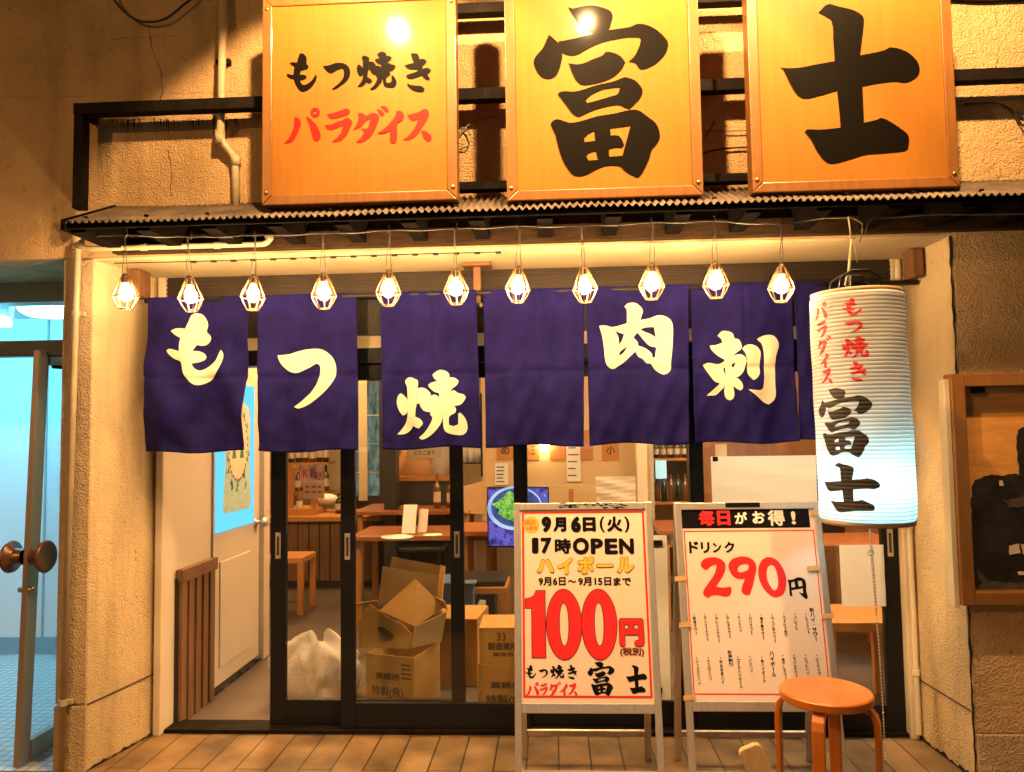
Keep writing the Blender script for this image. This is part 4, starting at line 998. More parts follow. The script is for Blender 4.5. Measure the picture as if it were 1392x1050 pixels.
# chain
ch = thing('bead_chain', PY(1203, 1036, LY), 'thin metal chain hanging from the lantern, doubled at its top', 'chain')
def chain_pts(pxs):
    P = [PY(x, y, LY - .01) for x, y in pxs]; out = []
    for a, c in zip(P[:-1], P[1:]):
        n = max(1, int((c - a).length / .0115))
        out += [a.lerp(c, k / n) for k in range(n)]
    return out
b = B()
for pxs in ([(1182, 714), (1183, 742), (1188, 800), (1191, 836), (1195, 880), (1200, 960), (1204, 1038)], [(1185, 742), (1190, 800), (1192, 836)]):
    for k, p in enumerate(chain_pts(pxs)): b.ball(p, .0042, 6, (.75, .75, 1.25) if k % 2 else (.5, 1, 1.2))
b.build('links', M_alu, ch, True)
b = B(); c = PY(1184, 752, LY - .012); b.tube([c + Vector((.010 * math.cos(k / 16 * 6.283), 0, .010 * math.sin(k / 16 * 6.283))) for k in range(16)], .0022, 6, closed=True); b.build('ring', M_alu, ch, True)

# =================================================================== SANDWICH BOARDS
def board_plane(yb, zb, yt, zt):
    return Plane((0, yb, zb), (1, 0, 0), (0, yt - yb, zt - zb))
def sandwich(px, lab, name_back):
    """px: outer corners (top-left, top-right, bottom-left, bottom-right) of the front frame"""
    yb, zb, yt, zt = 2.95, .02, 3.17, 1.115
    pl = board_plane(yb, zb, yt, zt)
    (u0, vt), (u1, vt2), (u2, vb), (u3, vb2) = [pl.hit(*p) for p in px]
    ul, ur, vt, vb = (u0 + u2) / 2, (u1 + u3) / 2, (vt + vt2) / 2, (vb + vb2) / 2
    t = thing('sandwich_board', (pl.pt((ul + ur) / 2, 0).x, yb + .2, 0), lab, 'sign', 'A-frame sandwich boards on the pavement')
    w, d = .027, .022
    def bar(a0, a1, c0, c1, name, m=M_alu, w0=-d, w1=0.0, bev=.003):
        return B().hexa([pl.pt(a0, c0, w0), pl.pt(a1, c0, w0), pl.pt(a1, c0, w1), pl.pt(a0, c0, w1), pl.pt(a0, c1, w0), pl.pt(a1, c1, w0), pl.pt(a1, c1, w1), pl.pt(a0, c1, w1)]).build(name, m, t, bevel=bev)
    bar(ul, ul + w, -.015, vt, 'leg'); bar(ur - w, ur, -.015, vt, 'leg')
    bar(ul + w, ur - w, vt - .030, vt - .002, 'rail', bev=.002); bar(ul + w, ur - w, vb, vb + .036, 'rail', bev=.002)
    bar(ul + w, ur - w, .07, .10, 'rail', bev=.002)
    ps = bar(ul + w - .003, ur - w + .003, vb + .034, vt - .029, 'poster', M_poster if px[0][0] < 800 else M_pink, -.014, -.006, 0)
    # rear half
    top = pl.pt(0, vt); yr = top.y + (top.y - yb) * .75
    pr = Plane((0, yr + .03, 0), (1, 0, 0), (0, top.y + .03 - yr - .03, top.z))
    L = math.hypot(top.y - yr, top.z)
    for a0 in (ul + .004, ur - .032):
        B().hexa([pr.pt(a0, 0, -.02), pr.pt(a0 + .028, 0, -.02), pr.pt(a0 + .028, 0, 0), pr.pt(a0, 0, 0), pr.pt(a0, L - .01, -.02), pr.pt(a0 + .028, L - .01, -.02), pr.pt(a0 + .028, L - .01, 0), pr.pt(a0, L - .01, 0)]).build('leg', M_alu, t, bevel=.002)
    B().hexa([pr.pt(ul + .03, .25, -.014), pr.pt(ur - .03, .25, -.014), pr.pt(ur - .03, .25, -.006), pr.pt(ul + .03, .25, -.006), pr.pt(ul + .03, L - .04, -.014), pr.pt(ur - .03, L - .04, -.014), pr.pt(ur - .03, L - .04, -.006), pr.pt(ul + .03, L - .04, -.006)]).build('back_panel', M_black, t)
    B().hexa([pr.pt(ul + .032, .10, -.018), pr.pt(ur - .032, .10, -.018), pr.pt(ur - .032, .10, -.003), pr.pt(ul + .032, .10, -.003), pr.pt(ul + .032, .125, -.018), pr.pt(ur - .032, .125, -.018), pr.pt(ur - .032, .125, -.003), pr.pt(ul + .032, .125, -.003)]).build('rail', M_alu, t, bevel=.002)
    for a0 in (ul + .01, ur - .03):
        b = B(); p = pl.pt(a0 + .01, vt - .01, -.03); b.box(p.x - .012, p.x + .012, p.y - .004, p.y + .03, p.z - .02, p.z + .006)
        b.build('hinge', M_alu, t, bevel=.002)
    return t, pl, (ul + w, ur - w, vb + .036, vt - .030), ps
WP = -.0052
def ringframe(b, pl, u0, u1, v0, v1, wd, off):
    for a0, a1, c0, c1 in ((u0, u1, v0, v0 + wd), (u0, u1, v1 - wd, v1), (u0, u0 + wd, v0 + wd, v1 - wd), (u1 - wd, u1, v0 + wd, v1 - wd)):
        b.add([pl.pt(a0, c0, off), pl.pt(a1, c0, off), pl.pt(a1, c1, off), pl.pt(a0, c1, off)], [(0, 1, 2, 3)])
def rect_px(b, pl, x0, y0, x1, y1, off):
    put_px(b, ([(0, 0, 0), (1, 0, 0), (1, 1, 0), (0, 1, 0)], [(0, 1, 2, 3)]), pl, x0, y0, x1, y1, off)

A, pa_, (au0, au1, av0, av1), pA = sandwich(((703, 684), (887, 682), (695, 970), (899, 971)), 'sandwich board with a big red 100円 highball offer', 'a')
b = B(); ringframe(b, pa_, au0 + .006, au1 - .006, av0 + .020, av1 - .006, .008, WP); b.build('border', M_pred, pA, fix=False)
b = B()
put_px(b, text('9', .08, 12), pa_, 736, 702, 749.5, 724, WP); put_px(b, text('月', .065, 12), pa_, 752, 703, 770, 723, WP); put_px(b, text('6', .08, 12), pa_, 776, 702, 790, 724, WP)
put_px(b, text('日', .065, 12), pa_, 792, 703, 810, 723, WP); put_px(b, text('(', .03, 8), pa_, 815, 702, 822, 724, WP); put_px(b, text('火', .055, 12), pa_, 825, 702, 846, 723, WP); put_px(b, text(')', .03, 8), pa_, 849, 702, 856, 724, WP)
put_px(b, text('1', .06, 10), pa_, 723, 731, 732, 752.5, WP); put_px(b, text('7', .05, 10), pa_, 735, 731, 750, 752.5, WP); put_px(b, text('時', .045, 10), pa_, 754, 732, 776.5, 753, WP)
put_px(b, text('O', .055, 10), pa_, 778.5, 731, 801, 754, WP); put_px(b, text('P', .055, 10), pa_, 803, 732, 820, 753.5, WP); put_px(b, text('E', .055, 10), pa_, 822, 732, 840, 753.5, WP); put_px(b, text('N', .055, 10), pa_, 841.5, 732, 862, 753.5, WP)
put_px(b, text('9月6日', .035, 8), pa_, 732, 784.5, 769, 796.5, WP); put_px(b, text('〜', .03, 6), pa_, 772, 788.5, 783, 792.5, WP); put_px(b, text('9月15日', .035, 8), pa_, 786, 784.5, 831, 796.5, WP); put_px(b, text('まで', .035, 8), pa_, 834, 785, 858, 796.5, WP)
put_px(b, G['mo'], pa_, 714, 904.5, 728.5, 923, WP); put_px(b, G['tsu'], pa_, 732, 910, 745, 922, WP); put_px(b, G['yaki'], pa_, 748, 904, 767, 923, WP); put_px(b, G['ki'], pa_, 771, 904.5, 784.5, 924, WP)
put_px(b, G['fu'], pa_, 799, 900, 836, 946.5, WP); put_px(b, G['ji'], pa_, 851, 904.5, 880, 944, WP)
b.build('lettering', M_pink2, pA, fix=False)
b = B()
for g, bb in (('pa', (714, 928, 733, 946)), ('ra', (733, 929, 745, 945)), ('da', (746, 927, 763, 946)), ('i', (760, 930, 772, 946)), ('su', (771, 929, 785, 946))): put_px(b, G[g], pa_, *bb, WP + (.0004 if g == 'i' else 0))
b.build('lettering', M_pred, pA, fix=False)
hi = (('ハ', 730, 760.5, 753, 779), ('イ', 758, 758.5, 778.5, 781), ('ボ', 785, 757, 808, 780.5), ('ー', 811, 767, 833.5, 771.5), ('ル', 839, 757.5, 862, 779))
b = B(); c = B()
for ch_, x0, y0, x1, y1 in hi:
    put_px(b, text(ch_, .075, 12), pa_, x0 - .7, y0 - .7, x1 + .7, y1 + .7, WP); put_px(c, text(ch_, .055, 12), pa_, x0 + .4, y0 + .4, x1 - .4, y1 - .4, WP + .0012)
b.build('lettering', M_pbrn, pA, fix=False); c.build('lettering', M_pyel, pA, fix=False)
b = B(); c = B()
put_px(b, G['100o'], pa_, 713.7, 800.5, 839.5, 898.5, WP); put_px(c, G['100'], pa_, 714.8, 801.7, 838.5, 897.3, WP + .0010)
put_px(b, text('円', .085, 12), pa_, 841.5, 840.5, 876, 880, WP); put_px(c, text('円', .065, 12), pa_, 842.5, 841.5, 875, 879, WP + .0012)
put_px(b, text('(税別)', .04, 8), pa_, 843, 880.5, 876, 893, WP)
b.build('lettering', M_pdred, pA, fix=False); c.build('lettering', M_pred, pA, fix=False)
b = B(); put_px(b, ([(p[0] * .5 + .5, p[1] * .5 + .5, 0) for p in circ(0, 0, 1, 1, 28)], [tuple(range(28))]), pa_, 711, 702, 733, 725, WP); b.build('sticker', M_porg, pA, fix=False)
b = B(); put_px(b, text('開店', .03, 6), pa_, 713.5, 706, 728, 713.5, WP + .0006); put_px(b, text('6周年', .02, 6), pa_, 715.5, 714.5, 731, 721, WP + .0006); b.build('lettering', mat('sticker_scribble', (.70, .22, .05), .5), pA, fix=False)
# worn dark tape residue on the top rail
b = B(); random.seed(3)
for _ in range(70):
    x, y = random.uniform(758, 848), random.uniform(683.5, 690) ; w = random.uniform(1, 6); h = random.uniform(.5, 1.8)
    rect_px(b, pa_, x, y, x + w, y + h, .0006 + random.uniform(0, .0008))
b.build('residue', M_pink2, A, fix=False)

Bd, pb_, (bu0, bu1, bv0, bv1), pB = sandwich(((915, 682), (1112, 683), (934, 968), (1147, 968)), 'sandwich board with a black header and a red 290円 drink offer', 'b')
b = B(); rect_px(b, pb_, 927, 691, 1101, 718, WP - .0004); b.build('header', M_pink2, pB, fix=False)
b = B()
(q0, r0), (q1, r1) = pb_.hit(931, 722), pb_.hit(1137, 945)
ringframe(b, pb_, bu0 + .006, bu1 - .006, bv0 + .024, pb_.hit(1015, 721)[1], .0042, WP); b.build('border', M_pred, pB, fix=False)
b = B(); put_px(b, text('毎', .05, 10), pb_, 950, 693, 971.5, 715, WP + .001); put_px(b, text('日', .05, 10), pb_, 975, 694, 993, 714.5, WP + .001); b.build('lettering', M_pred, pB, fix=False)
b = B(); put_px(b, text('が', .04, 8), pb_, 999, 696, 1016, 712.5, WP + .001); put_px(b, text('お', .04, 8), pb_, 1023, 695, 1040, 712, WP + .001); put_px(b, text('得', .035, 8), pb_, 1044, 693, 1067, 715, WP + .001); put_px(b, text('!', .035, 8), pb_, 1076, 695, 1082, 713, WP + .001)
b.build('lettering', M_pwht, pB, fix=False)
b = B(); put_px(b, G['290'], pb_, 954, 756.5, 1069, 813, WP); b.build('lettering', M_pred, pB, fix=False)
b = B()
for ch_, x0, y0, x1, y1 in (('ド', 937, 736, 950, 752.5), ('リ', 953, 737, 965, 752), ('ン', 969, 738, 981, 751.5), ('ク', 985, 736.5, 999, 751.5)): put_px(b, text(ch_, .04, 8), pb_, x0, y0, x1, y1, WP)
put_px(b, G['yen'], pb_, 1072, 785, 1097.5, 815, WP)
def column(s, xa, ya, xb, yb, size, bold):
    """vertical menu text running from (xa, ya) to (xb, yb)"""
    n = len(s)
    for k, ch_ in enumerate(s):
        t = (k + .5) / n; cx, cy = xa + (xb - xa) * t, ya + (yb - ya) * t; st = (yb - ya) / n
        if ch_ == 'ー': put_px(b, rot90(text('ー', bold, 4)), pb_, cx - .5, cy - st * .42, cx + .7, cy + st * .42, WP)
        elif ch_ == '・': put_px(b, text('・', .02, 4), pb_, cx - .8, cy - .8, cx + .8, cy + .8, WP)
        elif ch_ in 'ャュョッ': put_px(b, text(ch_, bold, 4), pb_, cx - size * .25, cy - st * .3, cx + size * .4, cy + st * .35, WP)
        else: put_px(b, text(ch_, bold, 4), pb_, cx - size / 2, cy - st * .43, cx + size / 2, cy + st * .43, WP)
for args in (('酎ハイ・サワー', 1103.5, 826, 1110.5, 873, 6, .03), ('・レモンサワー', 1096, 833, 1100, 862, 3.6, .01), ('・グレフル', 1081, 833, 1083.5, 857, 4, .015), ('・コーヒー割り', 1065.5, 833, 1069.5, 866, 4, .015),
    ('・りんご酢サワー', 1050, 833, 1054.5, 874, 4, .015), ('・柚子蜜サワー', 1034.5, 833, 1038.5, 870, 4, .03), ('・カリサワー', 1019.5, 833, 1022.5, 863, 4, .015), ('・チューハイ', 1004, 833, 1007.5, 860, 4, .015),
    ('・ラムネサワー', 988.5, 833, 993, 868, 4, .02), ('・オレンジサワー', 973.5, 833, 978, 874, 4, .015), ('・マンゴーサワー', 958, 833, 962.5, 872, 4, .015), ('・巨峰サワー', 943.5, 833, 947, 864, 4, .02),
    ('・ピーチサワー', 1110.5, 889, 1115.5, 924, 4, .015), ('・トマトハイ', 1095.5, 889, 1099, 918, 4, .015), ('・ライムサワー', 1079.5, 889, 1083.5, 922, 4, .015), ('・梅干しサワー', 1064, 889, 1069, 926, 4, .02),
    ('ハイボール', 1049, 885, 1053, 921, 6, .03), ('・角ハイボール', 1035.5, 891, 1040, 928, 4, .02), ('・ジンハイ', 1019.5, 890, 1022.5, 915, 4, .015), ('・コークハイボール', 1003, 891, 1008, 936, 4.4, .02),
    ('お茶割り', 992, 884, 994.5, 906, 6, .02), ('・宇治抹茶ハイ', 979.5, 892, 983.5, 930, 4, .02), ('・ウーロンハイ', 962.5, 892, 966.5, 926, 4, .015), ('・ジャスミンハイ', 947, 892, 951.5, 932, 4, .015)):
    column(*args)
b.build('lettering', M_pink2, pB, fix=False)
b = B(); rect_px(b, pb_, 986, 683.5, 1033, 690, .0008); b.build('tape', M_pink2, Bd, fix=False)
M_tape = mat('clear_brown_tape', (.55, .36, .16), .35)
b = B()
for x, y in ((1108, 698), (1104, 773), (1124, 838), (924, 787), (930, 850), (936, 949)):
    u, v = pb_.hit(x, y); b.hexa([pb_.pt(u - .02, v - .010, .0003), pb_.pt(u + .026, v - .006, .0003), pb_.pt(u + .026, v - .006, .0022), pb_.pt(u - .02, v - .010, .0022), pb_.pt(u - .02, v + .008, .0003), pb_.pt(u + .026, v + .013, .0003), pb_.pt(u + .026, v + .013, .0022), pb_.pt(u - .02, v + .008, .0022)])
    b.build('tape', M_tape, Bd); b = B()

# =================================================================== STOOL, PLANK
sc = PY(1122, 938, 2.70); SH = sc.z; SX, SY, SR = sc.x, 2.70, .150
stl = thing('round_stool', (SX, SY, 0), 'round orange wooden stool with four bent legs in front of the drink board', 'stool')
b = B(); b.lathe([(.0, SH - .030), (SR - .004, SH - .030), (SR, SH - .026), (SR, SH - .005), (SR - .005, SH), (.0, SH)], (SX, SY, 0), 56); b.build('seat', M_stool, stl, False, bevel=.001)
for a in (152, 242, 332, 62):
    ca, sa = math.cos(R_(a)), math.sin(R_(a)); rd = Vector((ca, sa, 0)); tg = Vector((-sa, ca, 0))
    path = [(SR - .10, SH - .040), (SR - .035, SH - .040), (SR - .012, SH - .048), (SR + .000, SH - .062), (SR + .006, SH - .085), (SR + .008, SH - .13), (SR + .008, .25), (SR + .008, .0)]
    b = B(); n = len(path); vs = []
    for i, (r, z) in enumerate(path):
        p0, p1 = path[max(i - 1, 0)], path[min(i + 1, n - 1)]
        t = Vector((p1[0] - p0[0], p1[1] - p0[1])).normalized(); nr = Vector((-t.y, t.x))
        for sx, sn in ((-1, -1), (1, -1), (1, 1), (-1, 1)):
            q = Vector((r, z)) + nr * sn * .0095
            vs.append(Vector((SX, SY, 0)) + rd * q.x + tg * sx * .020 + Vector((0, 0, max(q.y, 0))))
    fs = [(i * 4 + k, i * 4 + (k + 1) % 4, (i + 1) * 4 + (k + 1) % 4, (i + 1) * 4 + k) for i in range(n - 1) for k in range(4)] + [(3, 2, 1, 0), ((n - 1) * 4, (n - 1) * 4 + 1, (n - 1) * 4 + 2, (n - 1) * 4 + 3)]
    b.add(vs, fs); b.build('leg', M_stool, stl, bevel=.004)
pk = PY(1018, 1016, 2.42)
d = (PY(1060, 1110, 2.40) - pk).normalized()
b = B(); rgt = d.cross(Vector((0, -1, 0))).normalized(); nn = rgt.cross(d).normalized()
if rgt.x < 0: rgt = -rgt
top = pk; Lp = (top.z + .002) / -d.z
prof = [(-.036, .012), (-.030, .004), (-.020, 0), (.020, 0), (.032, .006), (.036, .016)]
b.prism([top + rgt * u + d * v for u, v in prof] + [top + rgt * .036 + d * Lp, top - rgt * .036 + d * Lp], Vector((0, .022, 0)))
o = b.build('wooden_plank', M_plank, None, bevel=.003); tag(o, 'pale raw wood plank end at the bottom edge left of the stool', 'plank')

# =================================================================== NOTICE CASE ON THE RIGHT WALL
nx0, nx1 = PY(1296, 660, YW - .05).x, 2.75
nz1, nz0 = PY(1300, 509, YW - .05).z, PY(1310, 822, YW - .05).z
nb = thing('notice_case', ((nx0 + nx1) / 2, YW, nz0), 'worn wooden notice case on the right wall with peeling black lining', 'notice case')
fw = .052
B().box(nx0, nx0 + fw, YW - .075, YW - .008, nz0, nz1).build('frame_side', M_woodframe, nb, bevel=.004)
B().box(nx0 + fw, nx1, YW - .073, YW - .008, nz1 - fw, nz1).build('frame_top', M_woodframe, nb, bevel=.004)
B().box(nx0 + fw, nx1, YW - .073, YW - .008, nz0, nz0 + fw).build('frame_sill', M_woodframe, nb, bevel=.004)
B().box(nx0 - .022, nx0 - .001, YW - .06, YW - .008, nz0 - .01, nz1 - .02).build('edge_strip', M_cream, nb, bevel=.003)
B().box(nx0 + fw, nx1, YW - .018, YW - .009, nz0 + fw, nz1 - fw).build('back_board', mat('orange_plywood', (.74, .35, .095), .5, 0, var=.35, vscale=6, vstretch=(1, 1, 5)), nb)
pn = Plane((0, YW - .0185, 0), (1, 0, 0), (0, 0, 1))
def torn(pxs, w, m, name, jit=1.2):
    P = []
    for (x0, y0), (x1, y1) in zip(pxs, pxs[1:] + pxs[:1]):
        n = max(1, int(math.hypot(x1 - x0, y1 - y0) / 4))
        for i in range(n): P.append((x0 + (x1 - x0) * i / n + random.uniform(-jit, jit), y0 + (y1 - y0) * i / n + random.uniform(-jit, jit)))
    b = B(); b.prism([pn.pt(*pn.hit(*p), w) for p in P], pn.n * .002); return b.build(name, m, nb)
M_lin = mat('peeling_black_lining', (.030, .025, .021), .45, 0, var=.7, vscale=9, bump=.5, bscale=26)
torn([(1320, 662), (1326, 652), (1338, 648), (1352, 645), (1366, 647), (1380, 644), (1400, 646), (1480, 648), (1480, 805), (1326, 806), (1321, 740)], .001, M_lin, 'lining')
torn([(1330, 795), (1350, 790), (1380, 793), (1480, 788), (1480, 805), (1328, 805)], .004, mat('dusty_scuff', (.10, .085, .065), .8, 0, var=.7, vscale=20), 'scuff')
torn([(1326, 770), (1336, 782), (1350, 800), (1345, 803), (1331, 790)], .0042, MATS['dusty_scuff'], 'scuff')
torn([(1362, 680), (1392, 676), (1440, 690), (1400, 688), (1372, 690)], .004, MATS['dusty_scuff'], 'scuff')
torn([(1384, 640), (1381, 600), (1383, 585), (1394, 578), (1480, 576), (1480, 645), (1384, 648)], .004, M_lin, 'lining')
M_scrap = mat('torn_paper_scrap', (.66, .56, .42), .7)
for pxs in ([(1370, 742), (1384, 739), (1386, 752), (1371, 754)], [(1387, 740), (1400, 738), (1402, 751), (1390, 753)], [(1382, 777), (1410, 776), (1410, 781), (1383, 782)], [(1357, 654), (1362, 653), (1363, 661), (1358, 661)]): torn(pxs, .0045, M_scrap, 'scrap', .6)
b = B(); b.box(nx0 + .10, nx0 + .14, YW - .05, YW - .02, nz1 - fw - .025, nz1 - fw - .001); b.build('catch', M_black, nb)

# =================================================================== LOBBY ON THE LEFT
lob = thing('lobby_room', (-4, YW, 0), 'bright blue lit white entrance lobby at the left edge', 'room')
M_lw = mat('white_lobby_wall', (.74, .78, .80), .5)
b = B(); b.box(-6.0, -2.13, 4.90, 5.0, .0025, 2.5); b.box(-6.1, -6.0, YW, 5.0, .0025, 2.5); b.box(-2.16, -2.13, YD + .08, 4.899, .0025, 2.5); b.build('lobby_wall', M_lw, lob)
B().box(-6.0, -2.161, 4.885, 4.899, .003, .11).build('skirting', mat('blue_grey_skirting', (.22, .34, .42), .5), lob)
B().box(-6.1, -2.12, YW + .02, 5.0, 2.2, 2.25).build('lobby_ceiling', mat('rough_white_ceiling', (.70, .72, .72), .8, 0, bump=.6, bscale=120), lob)
B().box(-6.0, -2.12, YW + .48, YW + .60, 2.085, 2.195).build('ceiling_beam', mat('grey_beam', (.42, .38, .28), .6), lob)
ll = thing('lobby_light', (-2.9, 4.2, 2.18), 'round bluish ceiling light inside the left lobby', 'ceiling light')
M_lob = emis('lobby_lamp', (0.15, 0.70, 1.0), LOBBY_S)
lp_ = PY(70, 443, 4.3)
b = B(); b.lathe([(.0, -.05), (.11, -.045), (.15, -.02), (.16, .0)], (lp_.x - .02, 4.3, 2.16), 28); b.build('diffuser', M_lob, ll, True, fix=True)
B().lathe([(.165, .0), (.17, .03), (.0, .03)], (lp_.x - .02, 4.3, 2.161), 28, caps=False).build('base', M_white, ll, True)
fl2 = thing('fluorescent_fitting', (-4.2, 4.0, 2.1), 'long bluish fluorescent fitting further left in the lobby', 'ceiling light')
b = B(); b.box(-5.4, -3.0, 4.01, 4.09, 2.02, 2.07); b.build('diffuser', M_lob, fl2, bevel=.01)
B().box(-5.42, -2.98, 4.03, 4.07, 2.0705, 2.199).build('housing', M_white, fl2)
hb = B().box(-3.6, -2.118, YW + .06, YW + .12, 1.765, 1.835).build('lobby_transom', mat('dark_grey_transom', (.06, .07, .075), .4, .4), None, bevel=.003); tag(hb, 'dark grey transom bar across the lobby entrance', 'transom')
gd = thing('glass_door', (-2.2, YW, 0), 'open aluminium framed glass door at the left edge with round pull handles', 'door')
e0 = PY(43, 760, YW + .0)
dx = e0.x
def lean(z): return (PY(52, 470, YW).x * (z / 1.78) + PY(24, 1040, YW).x * (1 - z / 1.78)) - .012
M_bronze = mat('bronze_aluminium', (.42, .33, .25), .38, .7, rvar=.08)
ztop = 1.785
def stile(y0, y1, x0, x1, name, m=M_bronze):
    B().hexa([(lean(0) + x0, y0, .012), (lean(0) + x1, y0, .012), (lean(0) + x1, y1, .012), (lean(0) + x0, y1, .012), (lean(ztop) + x0, y0, ztop), (lean(ztop) + x1, y0, ztop), (lean(ztop) + x1, y1, ztop), (lean(ztop) + x0, y1, ztop)]).build(name, m, gd, bevel=.003)
stile(YW + .005, YW + .075, -.013, .013, 'stile')
stile(YW + .80, YW + .88, -.018, .018, 'stile')
B().hexa([(lean(ztop) - .016, YW + .0755, ztop - .06), (lean(ztop) + .016, YW + .0755, ztop - .06), (lean(ztop) + .016, YW + .80, ztop - .06), (lean(ztop) - .016, YW + .80, ztop - .06), (lean(ztop) - .016, YW + .0755, ztop), (lean(ztop) + .016, YW + .0755, ztop), (lean(ztop) + .016, YW + .80, ztop), (lean(ztop) - .016, YW + .80, ztop)]).build('top_rail', M_bronze, gd)
B().hexa([(lean(0) - .016, YW + .0755, .012), (lean(0) + .016, YW + .0755, .012), (lean(0) + .016, YW + .80, .012), (lean(0) - .016, YW + .80, .012), (lean(.1) - .016, YW + .0755, .10), (lean(.1) + .016, YW + .0755, .10), (lean(.1) + .016, YW + .80, .10), (lean(.1) - .016, YW + .80, .10)]).build('bottom_rail', M_bronze, gd)
B().hexa([(lean(0) - .003, YW + .0755, .10), (lean(0) + .003, YW + .0755, .10), (lean(0) + .003, YW + .80, .10), (lean(0) - .003, YW + .80, .10), (lean(ztop) - .003, YW + .0755, ztop - .06), (lean(ztop) + .003, YW + .0755, ztop - .06), (lean(ztop) + .003, YW + .80, ztop - .06), (lean(ztop) - .003, YW + .80, ztop - .06)]).build('pane', M_glass2, gd)
M_knob = mat('copper_wood_pull', (.17, .075, .035), .3, .4, var=.4, vscale=12)
hz = PY(43, 758, YW).z; hx = lean(hz)
for sgn in (1, -1):
    b = B(); prof = [(.034, .018 * sgn), (.036, .05 * sgn), (.040, .062 * sgn), (.066, .068 * sgn), (.070, .080 * sgn), (.062, .088 * sgn), (.040, .080 * sgn), (.0, .076 * sgn)]
    b.lathe(prof, (hx, YW + .02, hz), 32, 'X', caps=False); b.build('pull_handle', M_knob, gd, True)
b = B(); b.lathe([(.0, -.034), (.012, -.034), (.014, -.02), (.014, .02), (.012, .034), (.0, .034)], (lean(hz - .14), YW + .02, hz - .14), 16, 'X'); b.build('lock', M_screw, gd, True)

B().tube(round_path([(lean(1.75) + .01, YW + .10, 1.72), (lean(1.75) + .09, YW + .22, 1.715), (lean(1.75) + .05, YW + .42, 1.60)], .08), .008, 8).build('closer_arm', M_black, gd, True)
B().box(lean(1.7) + .0145, lean(1.7) + .055, YW + .16, YW + .40, 1.66, 1.715).build('closer', M_bronze, gd, bevel=.005)
lv = B()
for x_ in (-2.62, -3.35, -4.1): lv.box(x_, x_ + .012, 4.893, 4.8995, .111, 2.19)
lv.build('wall_joint', mat('joint_grey', (.34, .40, .42), .6), lob)
dd = thing('lobby_poster', (-3.0, 4.88, 1.2), 'small pale notice on the back wall of the left lobby', 'notice')
B().box(-3.25, -2.95, 4.888, 4.8925, 1.15, 1.58).build('sheet', M_white, dd)
# =================================================================== INSIDE THE RESTAURANT
M_room = emis('room_lamp', (1.0, 0.52, 0.19), ROOM_S)
rl = None
for i, (x, y) in enumerate(((-1.6, 4.7), (.2, 4.7), (1.6, 4.6), (-2.2, 7.2), (0, 7.0), (1.9, 7.0))):
    t = thing('room_light', (x, y, 2.55), 'warm square ceiling lamp inside the restaurant, ' + ('front left', 'front middle', 'front right', 'back left', 'back middle', 'back right')[i], 'ceiling light', 'ceiling lamps inside the restaurant')
    B().box(x - .20, x + .20, y - .20, y + .20, 2.54, 2.56).build('diffuser', M_room, t)
    B().box(x - .22, x + .22, y - .22, y + .22, 2.5605, 2.598).build('housing', M_white, t)
cf = thing('notice_backlight', (1.15, 4.15, 2.3), 'unseen cool white tube added inside above the right glass door as backlight', 'ceiling light')  # unseen fitting, added to light the door notices from behind
B().box(.55, 1.75, 4.10, 4.18, 2.27, 2.30).build('tube', emis('cool_tube', (.62, .95, .88), 75.0), cf, bevel=.01)
B().box(.53, 1.77, 4.08, 4.20, 2.3005, 2.598).build('housing', M_white, cf)
def at_floor(px, py, z=0.0): return PZ(px, py, z)

